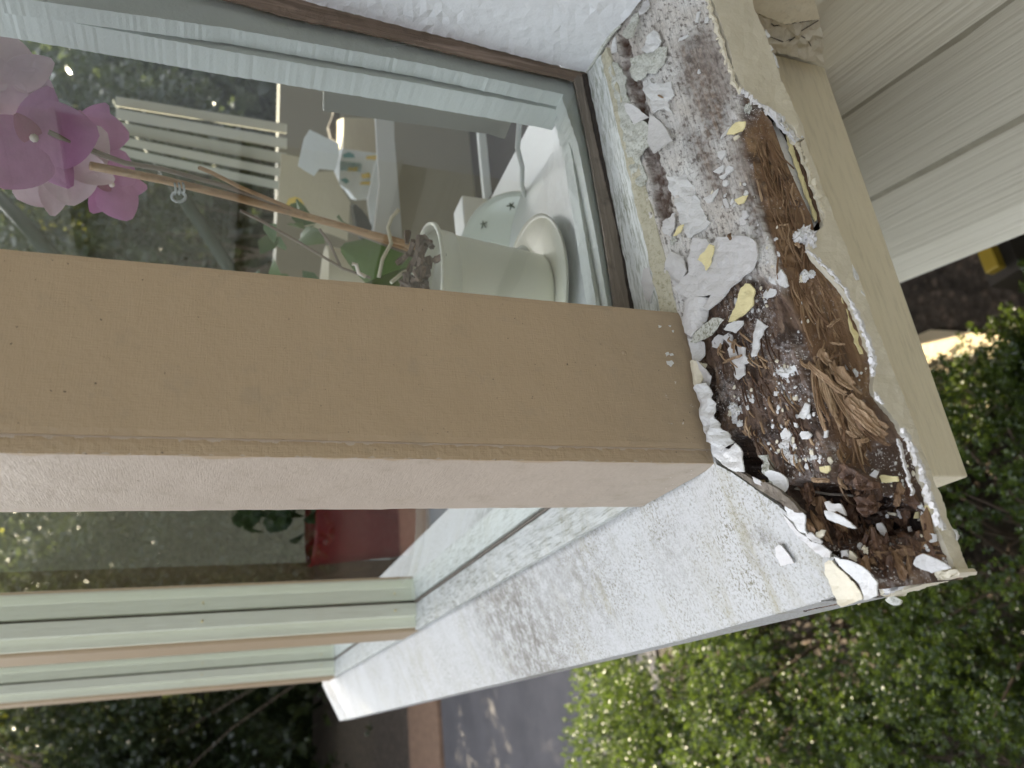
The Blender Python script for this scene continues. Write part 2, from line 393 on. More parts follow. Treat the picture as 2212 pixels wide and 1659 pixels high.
# ---- house wall (siding)
S=np.array([.213,.977,0]); S/=np.linalg.norm(S); SO=np.array([.362,.06,0]); SN=np.array([-S[1],S[0],0])
def sw(p): return onpl(p,SO,SN)
hw=empty('house_wall',tuple(SO),'grey beige lap siding wall of the house beside the rotted sill','wall')
lz=[sw((1805,229))[2],sw((1869,407))[2],sw((1919,543))[2]]
zb=sw((2212,483))[2]
levels=[lz[0]+.125*k for k in range(16,0,-1)]+lz+[ (lz[2]+zb)/2-.01, zb]
def siding_boards(levels,s0,s1,name='siding_board',y1f=None):
    for i in range(len(levels)-1):
        zt=levels[i]; zb_=levels[i+1]
        mb=MB(); N=2
        a=SO+S*s0; b=SO+S*s1
        out=SN*.013; inn=-SN*.012
        P=[a+inn+[0,0,zt+.012],b+inn+[0,0,zt+.012],b+out+[0,0,zb_],a+out+[0,0,zb_],a+[0,0,zb_],b+[0,0,zb_],b-SN*.02+[0,0,zt+.012],a-SN*.02+[0,0,zt+.012]]
        mb.add(P,[(0,1,2,3),(3,2,5,4),(0,3,4),(1,5,2),(6,7,4,5),(0,7,6,1)])
        mb.build(name,M['siding'],hw)
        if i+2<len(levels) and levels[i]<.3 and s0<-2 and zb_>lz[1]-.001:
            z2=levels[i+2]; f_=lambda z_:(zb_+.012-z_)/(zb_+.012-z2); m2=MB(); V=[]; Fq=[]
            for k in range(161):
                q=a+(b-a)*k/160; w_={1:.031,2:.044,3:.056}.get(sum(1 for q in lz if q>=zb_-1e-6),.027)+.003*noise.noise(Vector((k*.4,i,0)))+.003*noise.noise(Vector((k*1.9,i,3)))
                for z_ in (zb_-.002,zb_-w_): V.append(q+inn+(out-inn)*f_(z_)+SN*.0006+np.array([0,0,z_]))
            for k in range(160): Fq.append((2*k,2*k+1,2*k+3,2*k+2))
            m2.add(V,Fq).build('lap_shade_strip',M['lap_shade'],hw)  # dark strips painted in for the shade below the lap lips
M['lap_shade']=plain('lap_shade_tone',(.40,.37,.28),.9,.2,.3,60)
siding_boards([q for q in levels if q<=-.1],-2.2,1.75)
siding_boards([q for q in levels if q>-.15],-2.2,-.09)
def shell(name,boxes,mat,parent):
    mb=MB()
    for b in boxes: mb.box(*b)
    return mb.build(name,mat,parent)
M['under']=plain('dark_crawlspace_boards',(.06,.05,.04),.9)
M['room']=plain('grey_room_paint',(.30,.29,.24),.7,.3,.05,3,.2,60)
M['roomlight']=plain('light_grey_room_paint',(.50,.49,.46),.7,.3,.04,3,.1,60)
M['inwhite']=plain('interior_white_paint',(.66,.68,.67),.35,.5,.04,8,.3,70,.001)
shell('crawlspace_shade_box',[(1.06,3.4,1.9,2.0,GZ,-.66)],M['under'],hw)  # unseen box added to shade the ground under the house
shell('floor_frame',[(.85,3.4,-2.2,1.9,-.66,-.60)],M['under'],hw)
shell('inner_wall',[(3.3,3.4,-2.2,1.9,-.6,1.75),(.42,3.3,-2.2,-2.1,-.6,1.75),(.42,1.0,1.85,1.95,-.6,1.75),(1.0,3.3,1.85,1.95,-.6,.10)],M['room'],hw)
shell('ceiling',[(.0,2.5,-2.2,1.9,1.75,1.8)],M['roomlight'],hw)  # stops short: unseen opening shaped to let sky light into the room
shell('eave',[(.05,.40,-2.2,1.6,1.62,1.70)],M['apron'],hw)

# ---- corner trim block beside the wall
cb=empty('corner_block',tuple(onpl((1700,60),(.335,0,0),(1,0,0))),'cracked cream trim block where the sill meets the siding','trim')
def px_(x): return lambda p: on(p,0,x)
sheet('block_face',[(1600,-30),(1752,-30),(1766,22),(1771,42),(1735,46),(1695,52),(1660,40),(1620,20)],px_(.325),M['apron'],cb,.02,amp=1.0,n=(-1,0,0),grid=14)
sheet('cracked_caulk',[(1620,20),(1660,36),(1695,50),(1735,44),(1771,42),(1778,85),(1779,140),(1745,130),(1700,118),(1672,118),(1640,60)],px_(.332),M['fascia'],cb,.006,lift=lambda p:.003*noise.noise(Vector((p[0]*.03,p[1]*.06,0))),amp=1.2,n=(-1,0,0),grid=8,rough=.002)
mb=MB()
for cr in ([(1640,30),(1672,56),(1695,52),(1730,48),(1768,42)],[(1690,100),(1712,84),(1732,66),(1768,44)],[(1722,72),(1738,82),(1748,92),(1752,100)],[(1660,78),(1690,90),(1712,84)]):
    mb.tube([on(q,0,.3312) for q in cr],[.0002,.0005,.0004,.0003,.0002][:len(cr)],5)
mb.build('crack',M['wood_dark'],cb)
# ---- apron board under the sill
ap=MB().box(0,.352,.02,.058,-.2085,-.03)
apo=ap.build('apron_board',M['apron'],bevel=.0012); tag(apo,'smooth cream tan board running below the rotted sill','board')
bb=MB().box(.001,.034,.0585,1.46,-.2085,-.05).build('front_apron_board',M['apron_end']); tag(bb,'pale board under the white front sill, running away from its cream neighbour','board')
MB().box(.036,.34,.059,1.44,-.2085,-.19).build('bay_floor',M['under'],bb)

# ================================================================= FRONT SILL (white, x<0 side)
edgeB=[(1545,1003),(1580,1022),(1612,1045),(1640,1066),(1668,1085),(1700,1108),(1733,1132),(1745,1158),(1752,1172),(1775,1192),(1800,1205),(1790,1225),(1788,1250),(1800,1283),(1812,1300)]
fs=empty('front_window_sill',tuple(sB((1300,1280))),'long white mildew speckled sill running away under the front windows','sill')
noseB=[]
for y in np.linspace(-.005,1.56,40): noseB.append((-.0765,y))
# outline in (x,y): start at post corner along the rot edge to the nose, then away, then back
Pb=[sB(q) for q in jag(edgeB+[(1795,1318)],5,1.2,3)]
k0=min(range(len(Pb)),key=lambda k:-proj(Pb[k])[0][1]) 
Pb=[(min(max(p[0],-.0765),-.0002),p[1]) for p in Pb[:k0+1]]
ylast=max(Pb[-1][1],-.079)
Pb=[q for q in Pb if q[0]>-.0764]+[(-.0765,ylast)]
ys=np.linspace(ylast+.01,1.56,60)
out=Pb+[(-.0765+.0006*noise.noise(Vector((0,y*30,0))),y) for y in ys]+[(.000,1.545),(.036,1.545)]+[(.036,y) for y in (1.2,.8,.5,.3,.1,.03,.0)]
n_=len(out); 
def zBf(x,y): return (.25+.26*min(1,max(0,(y+.03)/.16)))*min(x,0.0)+(-.0006)
V=[];Fc=[]
vo,eo,fo,_,_,_=delaunay_2d_cdt([Vector(q) for q in out],[(i,(i+1)%n_) for i in range(n_)],[list(range(n_))],1,1e-6)
for q in vo: V.append((q.x,q.y,zBf(q.x,q.y)))
mB=len(V)
for q in vo: V.append((q.x,q.y,zBf(q.x,q.y)-.0035))
ec={}
for f in fo:
    f=list(f); a_,b_,c_=[Vector(V[i]) for i in f[:3]]
    if (b_-a_).cross(c_-a_).z<0: f=f[::-1]
    Fc.append(tuple(f)); Fc.append(tuple(i+mB for i in f[::-1]))
    for i in range(len(f)): ec[(f[i],f[(i+1)%len(f)])]=1
for (i,j) in ec:
    if (j,i) not in ec: Fc.append((i,i+mB,j+mB,j))
mesh('painted_top',V,Fc,M['sill_white'],fs)
MB().box(-.0740,.033,.075,1.555,-.058,-.0440).build('sill_board',M['sill_white'],fs)
mb=MB(); yy=list(np.linspace(-.03,1.556,60)); V=[]
for y in yy:
    zt=zBf(-.0765,y)-.0008; zb2=-.0600
    V+=[(-.0770,y,zt),(-.0770,y,zb2),(-.0745,y,zb2),(-.0745,y,zt)]
Fn=[(0,3,2,1),(4*59,4*59+1,4*59+2,4*59+3)]
for k in range(59):
    for q in range(4): Fn.append((4*k+q,4*k+(q+1)%4,4*k+4+(q+1)%4,4*k+4+q))
mb.add(V,Fn); mb.build('nose_face',M['sill_white'],fs)

# ================================================================= SIDE SILL (rotted): height field
X0,X1,Y0,Y1=-.0775,.345,-.0795,.004
NX,NY=620,170
gx,gy=np.meshgrid(np.linspace(X0,X1,NX),np.linspace(Y0,Y1,NY)); gx=gx.ravel();gy=gy.ravel()
z0=zA(gx,gy); PX=proj(np.stack([gx,gy,z0],1))
# ragged picture-space coordinates
def vnoise(P,s,seed): return np.array([noise.noise(Vector((p[0]*s+seed,p[1]*s,seed))) for p in P])
def fract(P,s,seed,o=4): return np.array([noise.fractal(Vector((p[0]*s+seed,p[1]*s,seed)),1.0,2.0,o) for p in P])
n1=vnoise(PX,.05,3.1); n2=vnoise(PX,.05,9.7); n3=vnoise(PX,.22,5.5)
PJ=PX+np.stack([n1*7+n3*2.5,n2*7+n3*2.5],1)
TROUGH=[(1598,290),(1628,245),(1655,240),(1690,300),(1722,380),(1752,430),(1770,470),(1765,500),(1745,520),(1775,570),(1815,600),(1840,640),(1860,700),(1872,760),(1880,820),(1905,880),(1950,940),(1975,990),(1990,1060),(1960,1100),(1900,1060),(1850,1040),(1815,1000),(1795,930),(1778,860),(1752,790),(1725,700),(1692,600),(1660,500),(1632,400),(1608,340)]
HOLE2=[(1592,930),(1622,965),(1640,1010),(1656,1055),(1680,1085),(1640,1078),(1600,1045),(1575,985)]
HOLE0=[(1512,780),(1530,800),(1540,870),(1548,950),(1575,985),(1540,1000),(1528,930),(1515,850)]
HOLE3=[(1700,1060),(1725,1035),(1760,1046),(1800,1058),(1850,1075),(1880,1095),(1905,1130),(1885,1165),(1850,1160),(1810,1175),(1770,1165),(1735,1125)]
BASIN=[(1690,1050),(1830,1035),(1900,960),(1960,950),(1990,1040),(2020,1120),(2050,1200),(2000,1225),(1900,1255),(1840,1230),(1780,1190),(1720,1110)]
CHAN=[(1335,78),(1352,68),(1378,150),(1398,230),(1422,320),(1450,420),(1458,470),(1428,495),(1408,430),(1392,330),(1372,240),(1350,180)]
PAINTZ=[(1300,-60),(1600,-60),(1600,190),(1604,290),(1640,400),(1670,500),(1700,590),(1690,625),(1650,600),(1600,600),(1560,560),(1520,640),(1500,760),(1440,640),(1300,200)]
BROWNP=[[(1470,90),(1520,60),(1560,110),(1580,200),(1570,290),(1530,300),(1500,230),(1470,170)],[(1480,270),(1530,300),(1560,380),(1580,430),(1545,420),(1500,340)],[(1580,300),(1612,300),(1640,400),(1665,500),(1640,520),(1600,430)]]
FRESH=[(1602,300),(1650,240),(1700,330),(1760,470),(1760,560),(1840,660),(1870,780),(1890,880),(1880,960),(1850,1040),(1800,930),(1755,790),(1700,610),(1640,410)]
sT=sdf(PJ,TROUGH); sH2=sdf(PJ,HOLE2); sH0=sdf(PJ,HOLE0); sH3=sdf(PJ,HOLE3); sBn=sdf(PJ,BASIN); sC=sdf(PJ,CHAN); sP=sdf(PJ,PAINTZ); sF=sdf(PJ,FRESH)
sm=lambda v,a,b: np.clip((v-a)/(b-a),0,1)**2*(3-2*np.clip((v-a)/(b-a),0,1))
W3=np.stack([gx,gy,z0],1)
grain=np.array([noise.noise(Vector((p[0]*26,p[1]*900,1.3))) for p in W3])
grain2=np.array([noise.noise(Vector((p[0]*14+noise.noise(Vector((p[0]*30,p[1]*30,0)))*.5,p[1]*320,7.3))) for p in W3])
lump=np.array([noise.fractal(Vector((p[0]*130,p[1]*260,2.2)),1.0,2.1,4) for p in W3])
chunk=np.array([noise.fractal(Vector((p[0]*170,p[1]*170,8.2)),.7,2.2,4) for p in W3])
crack=np.array([noise.noise(Vector((p[0]*12,p[1]*150,17.3))) for p in W3])
z=z0.copy()
col0=fract(PX,.012,54.4,3)
paint=sm(sP,-14,14)*sm(sT,4,-4)
bp=np.zeros(len(gx))
for q in BROWNP: bp=np.maximum(bp,sm(sdf(PJ,q),-25,22))
paintamt=np.clip(paint*(1-.55*bp)+.0,0,1)
wood=1-paint
z+= .0010*grain*(.35+.65*wood)+.0013*lump*(.35+.65*wood)+.0007*grain2
z-= .0016*wood                                     # bare wood lies below the paint
z-= .0022*sm(np.abs(crack),.06,.0)*(.3+.7*wood)      # long drying cracks
z-= sm(sC,-2,7)*(.0042+.0015*chunk)
grain3=np.array([noise.noise(Vector((p[0]*9,p[1]*1500+noise.noise(Vector((p[0]*40,p[1]*60,3)))*1.5,5.3))) for p in W3])
z-= (sm(sT,-3,10)*(.0105+.0035*grain2+.0022*grain3+.0010*lump)+sm(sT,14,34)*.004)
z-= .0010*grain3*wood
uu=gx*75+.8*grain2+1.5*col0; vv=gy*230+.6*col0
eu=np.minimum(uu%1,1-uu%1); ev=np.minimum(vv%1,1-vv%1)
blk=np.maximum(sm(eu,.09,.0)*sm(np.sin(np.floor(vv)*5.1+np.floor(uu)*2.3),-.1,.5),sm(ev,.12,.0)*sm(np.sin(np.floor(uu)*3.7+np.floor(vv)*1.9),.0,.6))
z-= .0014*blk*(.25+.75*wood)*(1-sm(sT,-6,4))
z-= sm(sBn,-3,12)*(.0085+.0065*chunk+.002*grain)
z-= sm(sBn,12,40)*.006
z-= sm(sH2,-4,7)*.028; z-=sm(sH0,-3,4)*.016; z-=sm(sH3,-5,16)*(.022+.006*chunk)
# under the white sill: sink
under=sdf(PX,[(1545,1003),(1640,1066),(1733,1132),(1752,1172),(1800,1205),(1790,1235),(1812,1300),(1700,1400),(1300,1300),(1370,1095)])
z-=sm(under,-2,8)*.030
nose=sm(gy,Y0+.003,Y0); z-=nose*.001
CH=[(1533,-20),(1553,40),(1567,78),(1584,137),(1594,165),(1606,200),(1640,235),(1662,262),(1672,290),(1684,325),(1700,365),(1718,405),(1735,440),(1748,468),(1754,500),(1752,530),(1762,562),(1780,580),(1800,603),(1818,625),(1832,645),(1842,668),(1852,690),(1862,712),(1868,735),(1876,752),(1884,780),(1886,815),(1888,850),(1905,872),(1925,895),(1950,930),(1968,955),(1985,1010),(1999,1060),(2012,1105),(2030,1150),(2050,1195),(2066,1226)]
chp=np.array([on(q,1,Y0) for q in CH]); oi=np.argsort(chp[:,0]); zf=np.interp(gx,chp[oi,0],chp[oi,2])
cap=zf-.0012+(1.9+.5*grain2)*(gy-Y0)+.0012*lump; cap=np.where(gy<Y0+.0008,zf-.0015,cap)
act=sm(zf,-.012,-.016)  # only where the nose is broken away
capped=(cap<z)&(zA(gx,-.08)-zf>.0045)
z=np.where(capped,cap,z)
z=np.maximum(z,-.0585)
PX=proj(np.stack([gx,gy,z],1)); PJ=PX+np.stack([n1*7+n3*2.5,n2*7+n3*2.5],1)
sT=sdf(PJ,TROUGH); sH2=sdf(PJ,HOLE2); sH0=sdf(PJ,HOLE0); sH3=sdf(PJ,HOLE3); sBn=sdf(PJ,BASIN); sP=sdf(PJ,PAINTZ); sF=sdf(PJ,FRESH)
paint=sm(sP,-14,14)*sm(sT,4,-4); wood=1-paint
bp=np.zeros(len(gx))
for q in BROWNP: bp=np.maximum(bp,sm(sdf(PJ,q),-25,22))
paintamt=np.clip(paint*(1-.55*bp),0,1)
fresh=sm(sF,-8,8)*sm(sT,-6,4)
col_noise=fract(PX,.02,4.4,4); cn2=fract(PX,.012,14.4,3); grid_=np.sin(gx*2*math.pi/.0019)*.5+.5
white=np.array([.76,.745,.71]); pinkw=np.array([.62,.57,.51]); dirt=np.array([.21,.165,.13]); brownw=np.array([.145,.09,.060]); dk=np.array([.035,.018,.011]); fr=np.array([.155,.083,.038]); fr2=np.array([.30,.19,.10]); lightw=np.array([.36,.25,.17])
C=np.tile(white,(len(gx),1))
def mixc(C,c,a): a=np.clip(a,0,1)[:,None]; return C*(1-a)+c*a
C=mixc(C,pinkw,.5+.9*cn2)
fine=fract(PX,.13,24.4,4)
C=mixc(C,dirt,bp*(.45+1.0*fine+.4*grain2))
C=mixc(C,dirt*.55,sm(fine+.5*grain,.25,.65)*.8)
edge_g=sm(gx,.12,.33)*0
CW=np.tile(brownw,(len(gx),1)); CW=mixc(CW,lightw,sm(grain2+.4*col_noise,.0,.55)*.75); CW=mixc(CW,dk,sm(col_noise+.7*lump,.12,.6)*.9); CW=mixc(CW,dk,sm(grain,.1,.6)*.6)
CW=mixc(CW,np.array([.36,.32,.30]),sm(fine+cn2+.3*grain3,.15,.7)*.5)
C=C*(paintamt[:,None])+CW*(1-paintamt[:,None])
CF=np.tile(fr,(len(gx),1)); CF=mixc(CF,fr2,sm(grain3+.5*grain2,.0,.5)*.8); CF=mixc(CF,dk*1.6,sm(.6*lump+.8*grain3,.2,.7)*.85)
C=C*(1-fresh[:,None])+CF*fresh[:,None]
C=mixc(C,dk*1.3,blk*.55*(1-fresh)*(1-.6*paintamt))
C=mixc(C,np.array([.09,.045,.026]),sm(sC,-2,4)*(.75+.4*chunk))
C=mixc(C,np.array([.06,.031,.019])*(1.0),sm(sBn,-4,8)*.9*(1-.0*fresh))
C=mixc(C,fr*.75,sm(sBn,-2,10)*sm(chunk,.15,.7)*.6)
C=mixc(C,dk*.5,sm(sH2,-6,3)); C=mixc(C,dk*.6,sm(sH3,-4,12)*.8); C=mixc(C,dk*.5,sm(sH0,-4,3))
dust=np.clip(wood*(1-sm(sH3,-8,4))*(1-sm(sH2,-8,4))*sm(cn2+.2,-.2,.5),0,1)*(1-.7*fresh)
idx=np.arange(NX*NY).reshape(NY,NX)
faces=np.stack([idx[:-1,:-1].ravel(),idx[:-1,1:].ravel(),idx[1:,1:].ravel(),idx[1:,:-1].ravel()],1)
def rot_mat():
    m,n,p,o=new_mat('rotten_sill_wood_and_paint'); t=NT(n)
    c=t.attr('Col','Color'); d=t.attr('dust'); pt=t.attr('paintamt')
    g=t.noise(900,4,.65,t.map((.09,1,1)),.4)
    c=t.mix(t.math('MULTIPLY',t.ramp(g,.52,.72),.45),c,(.03,.018,.012))
    c=t.mix(t.math('MULTIPLY',t.ramp(t.noise(1000,2,.5),.63,.67),t.math('MULTIPLY',d,.9)),c,(.75,.73,.70))
    c=t.mix(t.math('MULTIPLY',t.ramp(t.noise(330,4,.6),.60,.66),t.math('MULTIPLY',d,.6)),c,(.62,.60,.58))
    sp=t.ramp(t.noise(520,5,.75),.55,.66); c=t.mix(t.math('MULTIPLY',t.math('MULTIPLY',sp,pt),.62),c,(.16,.12,.09))
    n.links.new(c,p.inputs['Base Color'])
    h=t.math('ADD',g,t.math('MULTIPLY',t.noise(700,4,.7),.8)); n.links.new(t.bump(h,.8,.0010),p.inputs['Normal'])
    r=t.ramp(t.noise(80,3),.4,.7,(.35,.35,.35,1),(.7,.7,.7,1)); n.links.new(r,p.inputs['Roughness']); p.inputs['Specular IOR Level'].default_value=.45
    return m
M['rot']=rot_mat()
ss=empty('side_window_sill',(0.13,-.04,-.03),'rotted wooden sill with peeling white paint and a torn brown trough beside the tan post','sill')
mesh('weathered_board',np.stack([gx,gy,z],1),faces,M['rot'],ss,origin=(.13,-.04,-.03),attr={'Col':C,'dust':dust,'paintamt':paintamt*(1-.3*bp)},smooth=False)
zu=lambda x:-.0540+.046*max(0,x+.07)
MB().add([(X0+.001,Y0+.006,zu(X0)),(.30,Y0+.006,zu(.30)),(.345,.003,-.03),(X0+.001,.003,-.06),(X0+.001,Y0+.006,zu(X0)+.001),(.30,Y0+.006,zu(.30)+.001),(.345,.003,-.029),(X0+.001,.003,-.059)],box_vf(0,1,0,1,0,1)[1]).build('sill_underside',M['wood_dark'],ss)
hcache={}
ZG=z.reshape(NY,NX)
def zsurf(x,y):
    i=int((x-X0)/(X1-X0)*(NX-1)+.5); j=int((y-Y0)/(Y1-Y0)*(NY-1)+.5)
    if i<0 or j<0 or i>=NX or j>=NY: return -9.0
    return ZG[j,i]
def hA(p):
    """first point of the damaged surface met under picture point p"""
    q=sA(p,.004); r=ray(p); r=r/np.linalg.norm(r)
    for k in range(260):
        if q[2]<=zsurf(q[0],q[1]): return q
        q=q+r*.0004
    return sA(p,-.01)
# nose fascia (front skin) : plane y=-.0800
YF=-.0802
yF=lambda dy=0: (lambda p: on(p,1,YF+dy))
fas1=[(1525,-30),(1539,0),(1553,40),(1567,78),(1584,137),(1594,165),(1604,191),(1622,206),(1639,223),(1655,227),(1670,236),(1682,250),(1695,266),(1707,283),(1718,297),(1727,303),(1737,292),(1733,285),(1718,244),(1682,146),(1655,64),(1625,0),(1613,-30)]
fas1=[(1527,-30),(1539,0),(1553,40),(1567,78),(1584,137),(1594,165),(1604,191),(1622,206),(1639,223),(1655,227),(1670,236),(1682,250),(1695,266),(1707,283),(1718,297),(1727,303),(1738,300),(1625,0),(1613,-30)]
def liftf(p): return .0010*noise.noise(Vector((p[0]*.02,p[1]*.02,1)))+.004*max(0,1-math.hypot(p[0]-1715,p[1]-280)/60)**2
sheet('nose_face_paint',fas1,yF(-.0004),M['fascia'],ss,.0028,lift=liftf,amp=.9,n=(0,-1,0),grid=10)
fas2=[(1730,306),(1738,300),(1850,592),(2096,1240),(2086,1236),(2066,1226),(2050,1195),(2030,1150),(2012,1105),(1999,1060),(1985,1010),(1968,955),(1950,930),(1925,895),(1905,872),(1888,850),(1886,815),(1884,770),(1876,752),(1868,735),(1862,712),(1852,690),(1842,668),(1832,645),(1818,625),(1800,603),(1780,580),(1762,562),(1752,545),(1746,522),(1752,508),(1768,497),(1778,488),(1776,470),(1768,440),(1755,400),(1742,350)]
sheet('nose_face_paint',fas2,yF(-.0004),M['fascia'],ss,.0026,lift=lambda p:.0008*noise.noise(Vector((p[0]*.02,p[1]*.02,4))),amp=1.3,n=(0,-1,0),grid=11)
# thick white broken lips along the skin
def lip(pts,w,mat,dy=.0,h=.0012,surf=None,name='broken_paint_edge',n=(0,0,1),amp=1.7):
    pts=[np.array(p,float) for p in pts]; L=[];Rr=[]
    for i,p in enumerate(pts):
        t=nz(pts[min(i+1,len(pts)-1)]-pts[max(i-1,0)]); nn=np.array([-t[1],t[0]])
        ww=(w[i] if hasattr(w,'__len__') else w)*random.uniform(.35,.75)
        L.append(p+nn*ww/2); Rr.append(p-nn*ww/2)
    mb=MB(); sfc=surf or (lambda p:sA(p,.0006)); nn3=nz(n); rl=random.Random(int(pts[0][0]*7+pts[0][1]))
    for i in range(len(pts)-1):
        d_=pts[i+1]-pts[i]; m_=max(1,int(np.linalg.norm(d_)/11))
        for j in range(m_):
            q=pts[i]+d_*(j+rl.random())/m_; ww=(w[i] if hasattr(w,'__len__') else w); q=q+np.array([rl.gauss(0,ww*.16),rl.gauss(0,ww*.16)])
            c=np.array(sfc(tuple(q)))+nn3*rl.uniform(.0,.0011); tl=nz(nn3+np.array([rl.gauss(0,.3),rl.gauss(0,.3),rl.gauss(0,.3)])); u_=nz(np.cross(tl,[.3,.5,.81])); v_=np.cross(tl,u_); K=rl.randrange(4,7); r_=ww*.00018*rl.uniform(.35,.9); el=rl.uniform(1,1.9)
            ring=[c+(u_*math.cos(2*math.pi*k/K)*el+v_*math.sin(2*math.pi*k/K))*r_*rl.uniform(.6,1.25) for k in range(K)]
            mb.add(ring+[x-tl*.0007 for x in ring],[tuple(range(K)),tuple(range(2*K-1,K-1,-1))]+[(k,k+K,(k+1)%K+K,(k+1)%K) for k in range(K)])
    mb.build('crumbled_paint_crust',mat,ss)
    return sheet(name,[tuple(q) for q in L]+[tuple(q) for q in Rr[::-1]],surf or (lambda p:sA(p,.0006)),mat,ss,h*.6,amp=amp,step=3,grid=4,rough=.0007,n=n)
nz_lip=lambda p: on(p,1,YF+.0012)
lip([(1523,-20),(1531,10),(1541,45),(1556,85),(1572,140),(1586,180),(1596,200)],[9,10,11,12,11,11,8],M['flake_cream'],h=.0025)
lip([(1597,200),(1604,196),(1622,212),(1640,226),(1658,234),(1676,250)],[10,12,13,14,14,12],M['flake'],h=.003)
lip([(1655,232),(1680,252),(1702,280),(1722,300),(1733,292)],[10,17,20,18,9],M['flake_bright'],surf=lambda p:on(p,1,YF-.0015),h=.003,n=(0,-1,0))
lip([(1690,262),(1705,288),(1722,308),(1741,352),(1757,398),(1772,440),(1785,478)],[6,8,7,8,9,9,6],M['flake_cream'],surf=lambda p:on(p,1,YF-.0012),h=.0028,n=(0,-1,0))
# layered paint seen inside the trough wall
lay=lambda dy: (lambda p: on(p,1,YF+.0032+dy))
sheet('grey_paint_layer',[(1672,262),(1690,290),(1706,318),(1722,360),(1740,400),(1755,440),(1768,478),(1760,490),(1748,468),(1735,440),(1718,405),(1700,365),(1684,325),(1672,290)],lay(.001),M['flake'],ss,.001,n=(0,-1,0),amp=1.5,grid=7)
sheet('yellow_paint_layer',[(1700,288),(1712,310),(1728,355),(1745,400),(1760,440),(1770,470),(1763,478),(1752,445),(1738,410),(1722,365),(1706,322)],lay(-.0012),M['flake_yellow'],ss,.0008,n=(0,-1,0),amp=2.2,grid=7)
sheet('rotten_layer',[(1708,290),(1720,310),(1736,355),(1752,400),(1766,440),(1776,472),(1770,482),(1762,452),(1748,412),(1733,368),(1717,322)],lay(-.0022),M['wood_rot'],ss,.0008,n=(0,-1,0),amp=1.8,grid=7)
sheet('yellow_paint_layer',[(1812,612),(1828,640),(1840,672),(1850,705),(1862,740),(1868,765),(1860,764),(1848,738),(1838,705),(1828,670),(1816,640)],lay(-.001),M['flake_yellow'],ss,.0008,n=(0,-1,0),amp=1.5,grid=7)
lip([(1742,540),(1760,556),(1782,576),(1803,598),(1822,622)],[5,7,8,8,6],M['flake'],h=.002)
lip([(1822,622),(1836,648),(1850,680),(1866,715),(1878,748),(1884,775),(1884,812)],[6,7,9,10,9,12,10],M['flake'],h=.0022)
lip([(1944,925),(1958,945),(1972,975),(1988,1015),(2004,1060),(2018,1100),(2036,1145)],[8,11,12,12,13,11,8],M['flake'],h=.003)
lip([(1936,948),(1945,975),(1955,1010),(1962,1040),(1970,1070)],[5,6,7,6,5],M['flake'],surf=lambda p:sA(p,-.003),h=.002)
lip([(1888,846),(1896,862),(1905,872)],[6,10,5],M['flake'],h=.002)
# lumps of spongy old paint on the lip
def lumpball(c,r,mat,name='paint_lump',h=0,seed=0,parent=None,surf=None):
    bm=bmesh.new(); bmesh.ops.create_icosphere(bm,subdivisions=3,radius=1); P=(surf or hA)(c)+np.array([0,0,h]); V=[];Fs=[]
    for v in bm.verts:
        d=v.co.normalized(); k=.8+.45*noise.fractal(d*2.6+Vector((seed,0,0)),.6,2.2,4)+.12*noise.noise(d*9)
        V.append((P[0]+d.x*r*k,P[1]+d.y*r*k,P[2]+d.z*r*.6*k))
    Fs=[tuple(v.index for v in f.verts) for f in bm.faces]; bm.free()
    return mesh(name,V,Fs,mat,parent if parent is not None else ss,smooth=False)
for i,(c,r,mt,h) in enumerate([((1758,508),.0048,'flake',.006),((1745,515),.0036,'flake_bright',.006),((1768,522),.005,'flake',.005),((1636,238),.003,'flake_moss',.006),((1748,598),.0034,'flake_bright',.003),((1741,604),.0022,'flake_cream',.003),((1764,594),.0024,'flake_bright',.003),
    ((1456,520),.003,'flake_moss',.0),((1584,880),.0034,'flake_bright',0),((1592,892),.003,'flake',.001),((1578,892),.0026,'flake_cream',0),((1600,884),.0026,'flake_bright',0),((1588,905),.003,'flake',0),((1598,915),.0022,'flake_bright',0),
    ((1700,955),.0032,'flake',0),((1694,972),.0026,'flake_bright',0),((1703,984),.0034,'flake',0),((1714,994),.003,'flake_bright',0),((1687,962),.0017,'flake_bright',0),((1608,926),.0042,'wood_strip',-.002),
    ((1872,1188),.002,'flake_cream',.001),((1862,1180),.0018,'flake',.001)]):
    lumpball(c,r,M[mt],seed=i*3.1,h=h)
# rotten crumbly chunks in the corner basin
rc=random.Random(11)
for i in range(95):
    c=(rc.uniform(1735,2010),rc.uniform(1050,1235)); 
    if not inpoly(np.array([c]),BASIN)[0]: continue
    bm=bmesh.new(); bmesh.ops.create_icosphere(bm,subdivisions=2,radius=1); P=hA(c)+np.array([0,0,rc.uniform(-.002,.0005)]); V=[]; an=rc.uniform(-.6,.6); r=rc.uniform(.0012,.0036); el=rc.uniform(1,2.6)
    for v in bm.verts:
        d=v.co.normalized(); k=1+.7*noise.noise(d*1.6+Vector((i*3.,0,0)))+.35*noise.noise(d*5+Vector((i,2,0))); x_=d.x*el*k*r; y_=d.y*.9*k*r
        V.append((P[0]+x_*math.cos(an)-y_*math.sin(an),P[1]+x_*math.sin(an)+y_*math.cos(an),P[2]+d.z*r*.7*k))
    mesh('rotten_chunk',V,[tuple(v.index for v in f.verts) for f in bm.faces],M[rc.choice(['wood_rot','wood_fresh','wood_rot'])],ss); bm.free()
